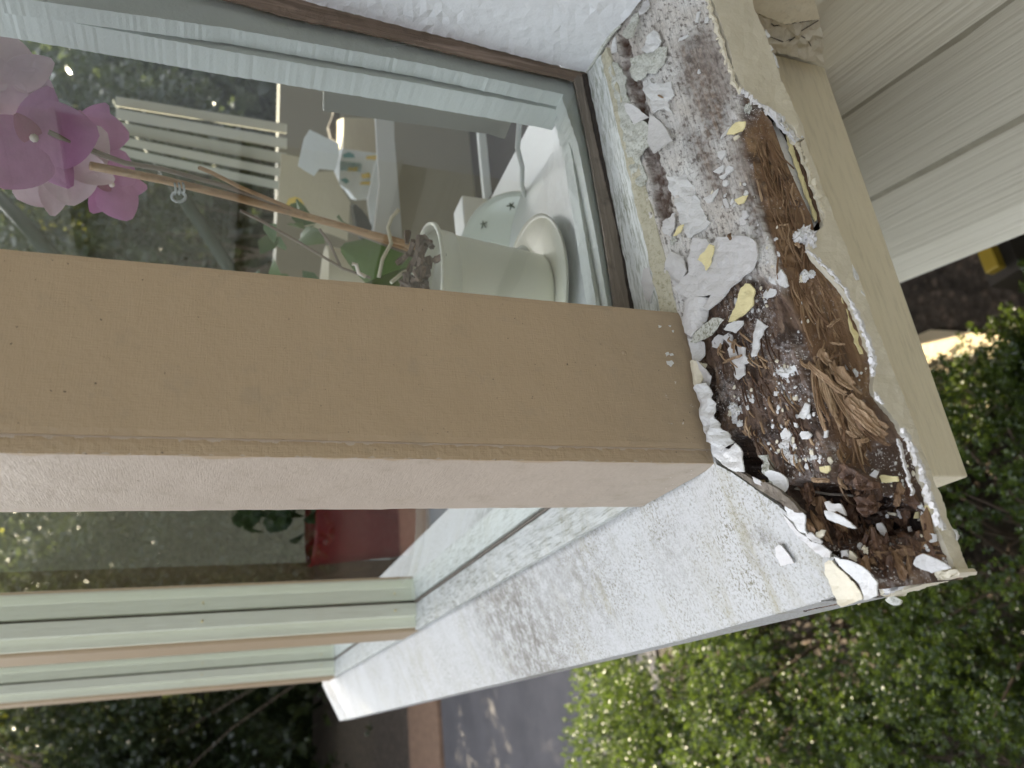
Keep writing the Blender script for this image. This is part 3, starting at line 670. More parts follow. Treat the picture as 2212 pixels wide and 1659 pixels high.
# fibres: a helper for long frayed strips
def strip_geo(mb,p0,p1,w,h0,h1,bend=0,seg=9,taper=.25,thick=.0007,fray=0,seed=0,surf=None):
    sf=surf or hA
    a=np.array(p0,float);b=np.array(p1,float);L=np.linalg.norm(b-a);t=(b-a)/L;nn=np.array([-t[1],t[0]])
    tops=[]
    P0=np.array(sf(p0))+[0,0,h0]; P1=np.array(sf(p1))+[0,0,h1]
    for i in range(seg+1):
        s=i/seg; q=P0+(P1-P0)*s+np.array([0,0,bend*4*s*(1-s)])
        dirw=nz(np.cross(P1-P0,[0,0,1])); pxm=.00025*1.05
        ww=w*pxm*(taper+(1-taper)*math.sin(math.pi*min(1,max(.04,.12+.8*s)))**.5)*(1+.25*noise.noise(Vector((s*5,seed,0))))
        wob=dirw*noise.noise(Vector((s*3,seed,5)))*w*pxm*.5
        tl=noise.noise(Vector((s*2,seed,9)))*.6
        tops.append((q+dirw*ww/2+wob+[0,0,tl*ww*.5],q-dirw*ww/2+wob-[0,0,tl*ww*.5]))
    k=len(mb.v)
    for (l,r) in tops:
        for v in (l,r,l-[0,0,thick],r-[0,0,thick]): mb.v.append(tuple(v))
    for i in range(seg):
        A=k+4*i;B=A+4
        mb.f+=[(A,A+1,B+1,B),(A+2,B+2,B+3,A+3),(A,B,B+2,A+2),(A+1,A+3,B+3,B+1)]
    mb.f+=[(k,k+2,k+3,k+1),(k+4*seg,k+4*seg+1,k+4*seg+3,k+4*seg+2)]
rf=random.Random(5)
def fibers(name,n,polyline,spread,lenr,wr,hr,mat,ang=0):
    mb=MB(); pl=[np.array(p,float) for p in polyline]
    for i in range(n):
        s=rf.random()*(len(pl)-1); j=int(s); p=pl[j]+(pl[j+1]-pl[j])*(s-j); t=nz(pl[j+1]-pl[j]); nn=np.array([-t[1],t[0]])
        p=p+nn*rf.uniform(-spread,spread); a=rf.gauss(ang,.16); t2=np.array([t[0]*math.cos(a)-t[1]*math.sin(a),t[0]*math.sin(a)+t[1]*math.cos(a)])
        L=rf.uniform(*lenr); strip_geo(mb,tuple(p),tuple(p+t2*L),rf.uniform(*wr),rf.uniform(0,hr),rf.uniform(0,hr*1.5),bend=rf.uniform(-.001,.002),seg=6,seed=i*1.3)
    return mb.build(name,mat,ss)
fibers('torn_fibers',120,[(1650,300),(1690,420),(1720,540),(1760,650),(1800,780),(1830,880),(1850,980)],34,(30,110),(1.5,6),.0022,M['wood_fresh'])
fibers('torn_fibers',70,[(1650,300),(1690,420),(1720,540),(1760,650),(1800,780),(1830,880),(1850,980)],36,(14,60),(1,4),.003,M['wood_strip'])
fibers('torn_fibers',60,[(1800,1060),(1860,1110),(1900,1180),(1960,1210)],50,(14,44),(2,6),.003,M['wood_rot'],.3)
fibers('torn_fibers',26,[(1880,1205),(1925,1195),(1990,1180)],14,(30,80),(3,8),.002,M['wood_fresh'],.2)
fibers('torn_fibers',60,[(1600,700),(1650,850),(1720,1010)],62,(20,80),(.8,2.4),.0006,M['wood_rot'],0)
fibers('torn_fibers',16,[(1600,720),(1650,850),(1720,1010)],62,(14,50),(.7,1.6),.0008,M['wood_strip'],0)
fibers('torn_fibers',22,[(1630,860),(1700,1000)],70,(14,44),(1.2,4),.0016,M['wood_strip'],0)
fibers('torn_fibers',16,[(1570,730),(1640,800)],40,(14,40),(2,5),.0016,M['wood_strip'],0)
Z3=lambda x,y:(1728+x*.1709,756+y*.1709)
def splinter(p0,p1,w,h0,h1,bend=.002,mat='wood_strip',name='splinter',fr=3,seed=0):
    mb=MB(); strip_geo(mb,p0,p1,w,h0,h1,bend,seg=12,seed=seed)
    a=np.array(p0);b=np.array(p1);t=nz(b-a);nn=np.array([-t[1],t[0]])
    for i in range(fr):
        o=rf.uniform(-.5,.5)*w; s0=rf.uniform(.0,.5); s1=rf.uniform(.8,1.12)
        strip_geo(mb,tuple(a+(b-a)*s0+nn*o),tuple(a+(b-a)*s1+nn*(o+rf.uniform(-3,3))),max(1.2,w*.22),h0+(h1-h0)*s0+.0008,h0+(h1-h0)*min(1,s1)+rf.uniform(0,.002),bend*.8,seg=8,seed=seed+i*3.3)
    return mb.build(name,M[mat],ss)
SP=[((90,120),(255,245),5,.004,.006),((230,170),(810,560),11,.006,.011),((560,190),(915,450),20,.008,.012),((560,160),(800,55),4,.009,.012),((390,-10),(570,180),14,.006,.009),((550,190),(940,570),6,.009,.008),
    ((450,250),(900,920),9,.006,.010),((900,900),(1180,1150),8,.010,.008),((700,600),(1330,1040),30,.005,.013),((760,620),(1380,1090),14,.008,.014),((830,700),(1270,965),8,.010,.013),((930,930),(1430,1215),7,.008,.014),((671,1010),(860,1110),7,.004,.006),((920,1215),(1095,1125),10,.008,.011),
    ((240,260),(500,1030),9,.004,.008),((300,260),(560,900),8,.005,.009),((360,280),(640,860),8,.005,.009),((420,300),(680,980),9,.004,.008),((700,850),(930,1110),10,.004,.006),((620,700),(700,1000),8,.004,.006),((720,640),(1290,1010),20,.006,.014),((300,100),(500,700),12,.003,.005),((560,480),(900,980),14,.003,.006)]
for i,(a,b,w_,h0,h1) in enumerate(SP): splinter(Z3(*a),Z3(*b),w_,h0,h1,seed=i*2.1,fr=5 if w_>9 else 2,mat='wood_strip' if i%4!=3 else 'wood_fresh')
Z6=lambda x,y:(1566+x*.2685,918+y*.2685); Z5=lambda x,y:(1404+x*.2441,702+y*.2441); Z4=lambda x,y:(1350+x*.2441,378+y*.2441); Z7=lambda x,y:(1242+x*.2441,y*.2441); Z2=lambda x,y:(1458+x*.1953,270+y*.1953); ZF=lambda x,y:(1350+x*.1953,y*.1953)
for i,(a,b,w_,h0,h1) in enumerate([(Z6(735,440),Z6(890,450),8,.003,.004),(Z6(985,390),Z6(1030,520),11,.004,.004),(Z6(1040,500),Z6(1100,650),5,.008,.004),(Z6(1000,600),Z6(1100,780),16,.012,.008),(Z6(960,600),Z6(1060,780),9,.012,.008)]):
    splinter(a,b,w_,h0,h1,seed=i+60,fr=3,mat='wood_strip' if i<3 else 'wood_rot')
# broken wooden ledge pieces at the rot edge
sheet('broken_board_end',[Z6(900,320),Z6(960,310),Z6(1060,360),Z6(1180,460),Z6(1190,510),Z6(1120,530),Z6(1000,490),Z6(930,440),Z6(880,380)],lambda p:sA(p,.001),M['rot'] if False else M['wood_rot'],ss,.004,amp=2,grid=6,rough=.002)
sheet('broken_board_end',[Z6(1070,560),Z6(1190,560),Z6(1180,640),Z6(1200,700),Z6(1100,740),Z6(1040,640)],lambda p:sA(p,-.006),M['wood_rot'],ss,.003,amp=2.5,grid=6,rough=.003)
# ---- attached paint: curls, shards, layers
def curl(c,r,h):  return lambda p: h*min(1.0,math.hypot(p[0]-c[0],p[1]-c[1])/r)**2
def ramp_(a,b,h0,h1):
    a=np.array(a,float);b=np.array(b,float);d=b-a
    return lambda p: h0+(h1-h0)*min(1,max(0,float((np.array(p)-a)@d/(d@d))))**1.5
def roll(a,b,r,h):
    """tube-like roll: raised in the middle line a-b"""
    a=np.array(a,float);b=np.array(b,float);d=nz(b-a);nn=np.array([-d[1],d[0]])
    return lambda p: h*math.sqrt(max(0,1-min(1,abs(float((np.array(p)-a)@nn))/r)**2))
def pc(name,poly,mat,lift=None,h=.0012,th=.0007,par=ss,amp=1.0,surf=None,rough=.0004,grid=7,step=4,n=None):
    return sheet(name,poly,surf or (lambda p:sA(p,h)),M[mat],par,th,lift=lift,amp=amp,step=step,grid=grid,rough=rough,n=n)
big=[Z4(*q) for q in [(625,560),(740,570),(755,605),(785,600),(820,555),(1000,535),(1130,550),(1180,600),(1200,700),(1160,820),(1060,900),(950,1000),(870,1110),(790,1200),(735,1170),(790,1060),(620,1095),(520,1060),(490,1010),(590,860),(580,760),(600,640)]]
pc('peeling_paint_sheet',big,'flake',curl(Z4(900,760),110,.0035),.0022,.0008,rough=.0006)
pc('peeling_paint_sheet',[Z7(*q) for q in [(660,1010),(700,1030),(800,1110),(930,1255),(850,1300),(770,1370),(700,1310),(665,1250),(650,1130)]],'flake',ramp_(Z7(660,1050),Z7(860,1330),.0,.006),.0016)
pc('peeling_paint_sheet',[Z7(*q) for q in [(490,920),(540,930),(600,1000),(660,1040),(600,1060),(520,1100),(490,1000)]],'flake',ramp_(Z7(600,1050),Z7(490,950),.0,.004),.002)
pc('mossy_paint_patch',[Z7(*q) for q in [(500,520),(640,460),(740,420),(800,410),(820,500),(790,560),(740,600),(700,650),(640,650),(590,700),(545,720),(500,690),(490,600)]],'flake_moss',None,.0022,rough=.0012,amp=2.2)
pc('mossy_paint_patch',[Z7(*q) for q in [(320,540),(390,560),(420,640),(470,690),(440,740),(460,850),(490,980),(500,1090),(600,1060),(650,1110),(655,1280),(600,1330),(570,1440),(620,1530),(620,1640),(520,1660),(430,1250),(380,950),(300,640)]],'flake_moss',None,.0018,rough=.0012,amp=2.4)
pc('paint_curl',[Z7(*q) for q in [(515,160),(560,110),(575,200),(580,290),(612,350),(560,372),(500,330),(490,250)]],'flake_moss',ramp_(Z7(550,120),Z7(560,370),.0,.009),.0035)
pc('paint_curl',[Z7(*q) for q in [(330,400),(385,330),(398,400),(392,470),(350,478),(325,440)]],'flake_bright',curl(Z7(340,420),14,.003),.004)
pc('paint_curl',[Z7(*q) for q in [(600,20),(650,0),(680,60),(640,130),(605,140)]],'flake',curl(Z7(620,30),20,.003),.0015)
pc('cracked_paint_patch',[Z7(*q) for q in [(620,360),(700,260),(760,320),(765,370),(700,440),(640,470),(600,450)]],'flake_bright',None,.0025,rough=.002,amp=2)
pc('cracked_paint_patch',[Z7(*q) for q in [(590,720),(640,690),(700,740),(850,720),(880,840),(820,900),(860,1000),(780,960),(700,1000),(650,880),(600,800)]],'flake_bright',None,.0014,rough=.001,amp=2.6)
pc('cracked_paint_patch',[Z4(*q) for q in [(370,20),(540,0),(620,140),(680,320),(760,420),(700,480),(560,560),(520,480),(470,350),(440,250),(400,120)]],'flake_bright',None,.0012,rough=.001,amp=2.6)
pc('cracked_paint_patch',[Z4(*q) for q in [(320,410),(440,330),(450,450),(400,540),(340,520)]],'flake',None,.002,rough=.001,amp=1.5)
pc('folded_paint',[Z4(*q) for q in [(440,680),(530,720),(590,850),(560,940),(480,1000),(420,960),(380,840)]],'flake',roll(Z4(430,760),Z4(560,900),24,.004),.001)
pc('folded_paint',[Z4(*q) for q in [(550,1110),(640,1085),(760,1085),(740,1180),(700,1330),(640,1440),(580,1400),(545,1280),(530,1190)]],'flake',roll(Z4(650,1090),Z4(600,1400),22,.0045),.0012)
pc('mossy_paint_shard',[Z4(*q) for q in [(600,1480),(650,1400),(720,1350),(860,1270),(940,1270),(985,1290),(920,1340),(830,1420),(740,1460),(640,1490)]],'flake_moss',ramp_(Z4(620,1480),Z4(960,1290),.002,.008),.004)
pc('paint_curl',[Z4(*q) for q in [(880,1370),(900,1320),(960,1290),(1040,1290),(1035,1330),(970,1400),(930,1380)]],'flake_bright',None,.005)
pc('paint_curl',[Z5(*q) for q in [(350,120),(490,150),(500,270),(470,320),(400,325),(370,240)]],'flake_bright',curl(Z5(420,200),30,.002),.002)
pc('paint_curl',[Z5(*q) for q in [(490,310),(530,350),(610,455),(570,520),(490,590),(450,540),(500,470)]],'flake',ramp_(Z5(460,560),Z5(600,420),.001,.006),.002)
pc('paint_curl',[Z5(*q) for q in [(395,330),(440,315),(500,345),(515,440),(510,520),(480,570),(430,500),(400,410)]],'flake_cream',roll(Z5(440,330),Z5(480,560),14,.005),.002)
pc('rolled_paint_tube',[Z5(*q) for q in [(485,590),(540,545),(600,520),(640,600),(665,700),(685,830),(730,930),(765,985),(778,1050),(740,1120),(700,1080),(640,1040),(565,1030),(530,960),(505,860),(500,700)]],'flake_bright',roll(Z5(555,560),Z5(680,1060),26,.009),.0015,rough=.0013)
pc('peeling_paint_sheet',[Z5(*q) for q in [(565,1060),(600,1040),(640,1060),(700,1090),(740,1100),(790,1042),(840,1090),(880,1150),(905,1210),(918,1300),(830,1300),(760,1275),(690,1235),(630,1190),(585,1160)]],'flake_bright',ramp_(Z5(600,1100),Z5(900,1290),.002,.006),.004,rough=.0006)
pc('peeling_paint_sheet',[Z5(*q) for q in [(1075,1300),(1120,1288),(1170,1300),(1225,1350),(1255,1390),(1250,1450),(1225,1528),(1180,1500),(1120,1440),(1080,1370)]],'flake_bright',curl(Z5(1160,1400),30,.004),.003)
pc('spongy_paint_edge',[Z5(*q) for q in [(970,1160),(1010,1150),(1040,1220),(1070,1290),(1060,1360),(1100,1440),(1040,1430),(1010,1330),(990,1240)]],'flake_moss',None,.001,.004,rough=.002)
pc('wood_shim',[Z5(*q) for q in [(600,1180),(720,1250),(850,1330),(980,1410),(1120,1500),(1250,1580),(1350,1660),(1290,1660),(1150,1570),(1000,1480),(880,1400),(760,1310),(640,1230)]],'wood_gray',None,.0055,.0025,amp=.8)
pc('wood_shim',[Z5(*q) for q in [(980,1400),(1020,1390),(1150,1470),(1270,1570),(1330,1650),(1240,1600),(1100,1500),(1000,1430)]],'wood_gray',None,.0085,.002,amp=.8)
pc('paint_curl',[Z5(*q) for q in [(910,1340),(980,1385),(975,1420),(925,1400)]],'flake',None,.007)
sBh=lambda h:(lambda p:sB(p,h))
pc('layered_paint_edge',[Z6(*q) for q in [(480,650),(500,630),(560,650),(640,725),(640,850),(655,880),(600,860),(560,790),(500,740)]],'flake_bright',None,surf=sBh(.0016),par=fs)
pc('layered_paint_edge',[Z6(*q) for q in [(468,720),(520,770),(580,850),(680,930),(780,970),(850,1020),(850,1065),(780,1060),(680,980),(570,880),(500,790)]],'flake',None,surf=sBh(.0012),par=fs)
pc('layered_paint_edge',[Z6(*q) for q in [(826,1110),(850,1085),(880,1090),(930,1160),(1010,1230),(1100,1330),(1125,1400),(1050,1430),(960,1462),(920,1440),(895,1380),(850,1280),(825,1180)]],'flake_cream',curl(Z6(950,1300),45,.0015),surf=sBh(.005),par=fs)
pc('layered_paint_edge',[Z6(*q) for q in [(905,1060),(950,1075),(1010,1085),(1100,1130),(1190,1205),(1240,1270),(1255,1370),(1200,1395),(1140,1410),(1110,1330),(1040,1240),(960,1160)]],'flake_bright',curl(Z6(1080,1240),50,.002),surf=sBh(.0062),par=fs)
pc('lifting_paint_chip',[Z6(*q) for q in [(405,990),(440,965),(465,970),(500,1020),(545,1080),(560,1112),(500,1125),(440,1135),(410,1060)]],'flake',ramp_(Z6(440,1100),Z6(520,1010),0,.0008),surf=lambda p:sBt(p,.0008),par=fs)
# corner nose remains (front side)
xF=lambda p: on(p,0,-.0772)
pc('nose_corner_paint',[Z6(*q) for q in [(1250,1290),(1300,1255),(1400,1235),(1470,1215),(1540,1180),(1600,1150),(1700,1175),(1790,1165),(1840,1160),(1900,1190),(1880,1210),(1780,1238),(1640,1270),(1450,1330),(1280,1385),(1250,1370)]],'flake_cream',None,surf=lambda p:sA(p,-.026),th=.010,rough=.0016,amp=2)
pc('nose_corner_paint',[Z6(*q) for q in [(1255,1285),(1330,1250),(1430,1230),(1465,1255),(1450,1290),(1370,1330),(1270,1370)]],'flake_bright',None,surf=lambda p:sA(p,-.018),th=.003,rough=.002,amp=2)
pc('paint_curl',[Z6(*q) for q in [(1575,1115),(1600,1060),(1640,1035),(1720,1075),(1818,1150),(1760,1165),(1680,1190),(1620,1160)]],'flake',ramp_(Z6(1800,1150),Z6(1620,1060),0,.004),surf=lambda p:sA(p,-.010),rough=.0004)
pc('hanging_paint_scrap',[Z6(*q) for q in [(1295,1390),(1360,1370),(1415,1425),(1400,1445),(1325,1455)]],'flake_moss',None,surf=lambda p:sA(p,-.03),rough=.002,amp=2)
pc('hanging_paint_scrap',[Z6(*q) for q in [(1828,838),(1885,845),(1888,890),(1878,928),(1850,905)]],'flake_bright',None,surf=lambda p:on(p,1,YF-.001),rough=.002,amp=2,n=(0,-1,0))
for q in [[(1655,62),(1664,78),(1660,82),(1653,70)],[(1664,95),(1670,108),(1665,110)],[(1671,113),(1678,126),(1684,145),(1679,142)],[(1843,570),(1851,590),(1858,605),(1855,614),(1845,596)],[(1858,612),(1866,630),(1868,640),(1860,632)]]:
    pc('paint_curl',q,'flake_bright',None,surf=lambda p:on(p,1,YF-.0008),amp=.8,grid=4,n=(0,-1,0))

# ================================================================= LOOSE CHIPS (each its own thing)
def chip(poly,mat,label,group,h=.0006,lift=None,th=.0008,cat='paint chip',name='paint_chip',surf=None,amp=.9):
    if surf is None and h<.003:
        dz=sorted([(lambda q:q[2]-zA(q[0],q[1]))(hA(v)) for v in poly+[tuple(np.mean(poly,axis=0))]]); dz=dz[int(len(dz)*.7)]; hh=dz+.0012
    else: hh=h
    o=sheet(name,poly,surf or (lambda p:sA(p,hh)),M[mat],None,th,lift=lift,amp=amp,step=3,grid=5,rough=.0005)
    return tag(o,label,cat,group)
GY='loose yellow paint chips on the rotted sill'; GW='loose white paint chips on the rotted sill'
chip([Z4(*q) for q in [(755,610),(785,625),(770,720),(740,800),(715,845),(700,800),(680,770),(635,750),(700,680)]],'flake_yellow','yellow diamond chip lying on the large peeling grey paint sheet',GY,.005)
chip([Z4(*q) for q in [(1060,960),(1100,960),(1145,1010),(1130,1150),(1050,1230),(970,1300),(915,1300),(945,1230),(975,1150),(1000,1060)]],'flake_yellow','largest yellow chip, long and pointed, below the peeling grey sheet',GY,.0032)
chip([Z4(*q) for q in [(970,220),(1040,180),(1085,180),(1050,245),(1000,265)]],'flake_yellow','small pale yellow chip beside the upper part of the torn trough',GY,.002)
chip([Z4(*q) for q in [(475,455),(510,438),(512,475),(450,540),(425,540)]],'flake_yellow','thin yellow tipped sliver leaning by the bottom window trim',GY,.004)
chip([Z7(*q) for q in [(1340,1190),(1380,1130),(1420,1080),(1510,1075),(1500,1110),(1470,1160),(1400,1190)]],'flake_yellow','yellow chip with a grey rim at the upper end of the trough',GY,.002)
chip([Z5(*q) for q in [(1498,1255),(1585,1245),(1590,1290),(1560,1315),(1505,1300)]],'flake_yellow','squarish yellow chip near the broken board end',GY,.001)
chip([Z6(*q) for q in [(1225,430),(1255,402),(1320,410),(1385,415),(1380,455),(1290,467),(1240,455)]],'flake_yellow','oblong black speckled yellow chip on the crumbly corner wood',GY,-.003)
chip([Z6(*q) for q in [(1530,700),(1560,695),(1562,750),(1520,752)]],'flake_yellow','small yellow chip, left one of two by the nose edge',GY,-.004)
chip([Z6(*q) for q in [(1598,650),(1640,643),(1642,700),(1602,702)]],'flake_yellow','small yellow chip touching the nose edge, right one of two',GY,-.003)
chip([Z6(*q) for q in [(735,865),(765,842),(800,848),(795,885),(760,915),(735,895)]],'flake_cream','round cracked cream chip at the edge of the corner cavity',GY,.001)
chip([Z6(*q) for q in [(1000,1010),(1040,1030),(1065,1095),(1030,1105),(998,1065)]],'flake_cream','oval cream chip beside the grey chip at the cavity bottom',GY,.001)
chip([Z4(*q) for q in [(1275,930),(1340,880),(1415,840),(1450,900),(1475,985),(1440,1000),(1300,960)]],'flake_bright','white triangular chip on the left bank of the trough',GW,.001,ramp_(Z4(1290,940),Z4(1450,920),0,.002))
chip([Z4(*q) for q in [(1218,1055),(1245,1022),(1265,1035),(1285,1003),(1330,1010),(1328,1050),(1290,1082),(1235,1090)]],'flake_bright','two lobed white chip just under the triangular chip',GW,.0)
chip([Z4(*q) for q in [(1188,1275),(1262,1340),(1240,1400),(1210,1480),(1192,1600),(1150,1612),(1146,1480),(1165,1380)]],'flake_bright','long narrow white chip with a yellow spot in the middle of the sill',GW,.003,roll(Z4(1215,1290),Z4(1170,1600),14,.002))
chip([Z4(*q) for q in [(700,210),(820,120),(805,175),(775,235),(735,250)]],'flake_bright','white wedge chip above the large peeling sheet',GW,.0012)
chip([Z4(*q) for q in [(868,60),(890,38),(915,48),(900,95),(870,102)]],'flake_bright','small white chip right above the pale yellow chip',GW,.0012)
chip([Z2(*q) for q in [(465,300),(500,285),(550,278),(562,330),(510,388),(475,345)]],'flake_bright','heart shaped white chip in the upper painted area',GW,.0015)
chip([Z2(*q) for q in [(485,572),(560,530),(575,465),(600,450),(635,462),(630,505),(560,565),(520,602),(495,590)]],'flake_bright','bow tie shaped white chip under the heart shaped one',GW,.0015)
chip([Z2(*q) for q in [(428,518),(480,470),(525,440),(522,505),(480,543)]],'flake_bright','white kite shaped chip left of the bow tie chip',GW,.0012)
chip([Z2(*q) for q in [(535,610),(592,620),(580,660),(555,685),(530,665)]],'flake_bright','small pointed white chip under the bow tie chip',GW,.0012)
chip([Z2(*q) for q in [(525,820),(560,812),(585,860),(595,910),(560,915),(530,870)]],'flake','grey white chip beside the pale yellow chip',GW,.0015)
chip([Z2(*q) for q in [(740,950),(790,945),(805,1000),(760,1050),(800,1060),(790,1095),(720,1115),(700,1040),(745,1010)]],'flake','ragged grey chip just above the peeling sheet',GW,.0015)
chip([Z5(*q) for q in [(1395,690),(1432,705),(1420,770),(1380,835),(1318,812),(1345,765)]],'flake_bright','white bone shaped chip on dark wood left of the splinters',GW,.001,roll(Z5(1410,700),Z5(1350,820),12,.0015))
chip([Z5(*q) for q in [(1160,960),(1190,910),(1215,912),(1255,965),(1235,1005),(1165,1010)]],'flake_bright','white chip on the lower dark wood, left of the round one',GW,.001)
chip([Z5(*q) for q in [(1330,965),(1350,942),(1400,940),(1435,975),(1410,1005),(1350,1012)]],'flake_bright','rounded white chip on the lower dark wood',GW,.001)
chip([Z5(*q) for q in [(1100,588),(1140,590),(1130,628),(1098,625)]],'flake_bright','small square white chip in the middle of the dark wood',GW,.0008)
chip([Z5(*q) for q in [(1255,640),(1290,628),(1297,665),(1262,668)]],'flake_cream','small cream square chip right of the small white square',GW,.0008)
chip([Z5(*q) for q in [(1268,862),(1300,868),(1305,908),(1275,900)]],'flake_bright','small upright white chip under the bone shaped chip',GW,.0008)
chip([Z5(*q) for q in [(1535,940),(1560,932),(1565,995),(1540,1000)]],'flake_bright','narrow white chip nearest the left bank of the lower trough',GW,.0008)
chip([Z5(*q) for q in [(545,150),(600,80),(640,100),(640,160),(590,205),(555,195)]],'flake','grey white flake close to the foot of the post',GW,.002)
chip([Z5(*q) for q in [(640,110),(690,70),(730,90),(725,210),(690,170)]],'flake','thin grey flake next to the post side flake',GW,.002)
chip([Z5(*q) for q in [(690,220),(720,180),(840,200),(840,260),(880,330),(835,350),(840,440),(780,485),(745,440),(735,340),(700,280)]],'flake','flat grey stained flake between two wood slivers',GW,.0005)
chip([Z6(*q) for q in [(800,620),(840,612),(860,632),(930,635),(955,690),(972,730),(900,690),(865,700),(840,690)]],'flake','grey paint shard bridging the black corner cavity',GW,.004)
chip([Z6(*q) for q in [(862,690),(900,690),(970,740),(1060,835),(1000,825),(925,790),(875,760)]],'flake_bright','curved white shard standing in the corner cavity',GW,.007,ramp_(Z6(1050,830),Z6(880,700),0,.004))
chip([Z6(*q) for q in [(1212,795),(1250,785),(1275,812),(1290,870),(1320,930),(1348,968),(1325,980),(1280,930),(1240,860),(1218,840)]],'flake','club shaped grey flake in the corner rot',GW,.0)
chip([Z6(*q) for q in [(1375,690),(1400,672),(1438,740),(1410,755),(1385,735)]],'flake','pointed grey chip under the speckled yellow chip',GW,-.003)
chip([Z6(*q) for q in [(1305,700),(1375,712),(1372,730),(1320,722)]],'flake_cream','thin cream sliver chip beside the pointed grey chip',GW,-.003)
chip([Z6(*q) for q in [(1618,900),(1650,872),(1692,880),(1700,935),(1645,948)]],'flake_bright','broad white flake by the nose above the sill corner',GW,-.003)
chip([Z6(*q) for q in [(1465,820),(1485,815),(1505,855),(1480,862)]],'flake','tiny grey chip above the club shaped flake',GW,-.003)
chip([Z6(*q) for q in [(655,870),(690,862),(775,935),(768,957),(720,940),(660,905)]],'flake','flat grey slab chip beside the round cream chip',GW,.002)
chip([Z6(*q) for q in [(930,1015),(985,1005),(995,1060),(960,1082),(935,1060)]],'flake','small grey chip left of the oval cream chip',GW,.002)
chip([Z6(*q) for q in [(1140,420),(1205,358),(1230,375),(1190,450),(1150,455)]],'flake','upright grey flake just left of the speckled yellow chip',GW,.0)
chip([ZF(*q) for q in [(1110,1480),(1090,1510),(1060,1540),(1075,1490),(1140,1400),(1165,1400)]],'flake','grey sliver under the yellow chip at the trough head',GW,.0015)
chip([ZF(*q) for q in [(575,460),(600,420),(700,380),(708,392),(650,430)]],'flake_bright','thin white sliver in the upper stained paint',GW,.002)
chip([ZF(*q) for q in [(885,190),(925,183),(920,250),(885,262)]],'flake_bright','small rectangular white chip near the top of the nose edge',GW,.001)
chip([ZF(*q) for q in [(800,130),(825,125),(805,250),(780,245)]],'flake_bright','narrow white chip left of the small rectangular one',GW,.001)
chip([ZF(*q) for q in [(800,770),(812,760),(828,800),(812,818),(797,810)]],'flake_bright','tiny white drop shaped chip in the brown stain',GW,.001)
chip([ZF(*q) for q in [(1190,1520),(1250,1490),(1260,1510),(1210,1560)]],'flake_cream','small cream chip right under the yellow rimmed chip',GW,.001)
# loose wood slivers
def sliver(p0,p1,w_,label,mat='wood_strip',h=.002):
    mb=MB(); strip_geo(mb,p0,p1,w_,h,h+.001,.0005,seg=8,seed=p0[0]); strip_geo(mb,tuple(np.array(p0)+[1,1]),tuple(np.array(p1)*.7+np.array(p0)*.3),w_*.5,h+.001,h+.002,.0005,seg=6,seed=p0[1])
    o=mb.build('wood_sliver',M[mat]); return tag(o,label,'wood sliver','loose wood slivers on the rotted sill')
sliver(Z5(680,335),Z5(850,268),5,'brown sliver lying across the stained grey flake')
sliver(Z5(775,130),Z5(782,250),5,'upright brown sliver above the stained grey flake')
sliver(Z5(640,270),Z5(670,165),5,'short tan sliver close to the post foot')
sliver(Z6(620,510),Z6(1190,590),5,'long grey twig like sliver crossing the corner cavity','wood_gray',.004)
sliver(Z4(1012,530),Z4(1030,585),7,'tiny brown sliver on the top rim of the peeling sheet','wood_fresh',.006)
sliver(Z2(1200,1125),Z2(1310,1108),3,'short tan sliver lying across the upper trough','wood_strip',.003)
sliver(Z2(1445,1320),Z2(1505,1360),7,'tan wedge of wood under the spongy paint lump','wood_strip',.006)
sliver(Z5(1245,890),Z5(1272,840),3,'tan speck sliver beside the bone shaped chip')
sliver(Z7(765,845),Z7(812,872),4,'small brown sliver in the upper painted area')
sliver(Z4(1915,1355),Z4(2035,1280),6,'pale curved sliver near the yellow layered edge','wood_strip',.008)
sliver(Z4(1940,1490),Z4(2070,1510),5,'flat sliver across the trough below the curved one','wood_strip',.008)
# crumbs
rk=random.Random(3)
def crumb(p,r,mat,i,lab):
    bm=bmesh.new(); bmesh.ops.create_icosphere(bm,subdivisions=1,radius=1); P=np.array(hA(p))+[0,0,r*.3]; V=[]
    sx,sy=rk.uniform(.6,1.5),rk.uniform(.6,1.3); an=rk.uniform(0,3)
    for v in bm.verts:
        d=v.co; k=1+.5*noise.noise(Vector(d)*1.7+Vector((i*2.3,0,0))); x_=d.x*sx*k; y_=d.y*sy*k
        V.append((P[0]+r*(x_*math.cos(an)-y_*math.sin(an)),P[1]+r*(x_*math.sin(an)+y_*math.cos(an)),P[2]+r*.45*d.z*k))
    Fs=[tuple(v.index for v in f.verts) for f in bm.faces]; bm.free()
    o=mesh('paint_crumb',V,Fs,M[mat]); return tag(o,lab,'paint crumb','paint crumbs scattered on the rotted sill')
WH=['in the powdery patch at the middle of the dark wood','on the dark wood around the bone shaped chip','in the pile by the rolled paint tube','just below the triangular white chip','near the rounded chip low on the dark wood','at the lower end of the dark wood','by the long narrow chip with a yellow spot','above the triangular white chip','by the yellow chips near the nose edge','around the speckled yellow chip','under the yellow chip at the trough head','in the torn trough among the splinters','beside the grey paint triangle at the corner','above the small yellow chips at the nose','on the dark wood beside the trough']
cl=[((1690,800),22,14),((1700,890),60,40),((1610,860),25,16),((1650,640),30,16),((1700,970),40,30),((1750,990),30,18),((1600,660),25,12),((1660,540),50,20),((2005,1110),28,26),((1930,1060),40,16),((1600,420),40,14),((1850,800),16,8),((1990,1180),20,8),((1960,1020),20,8),((1740,700),30,8)]
i=0
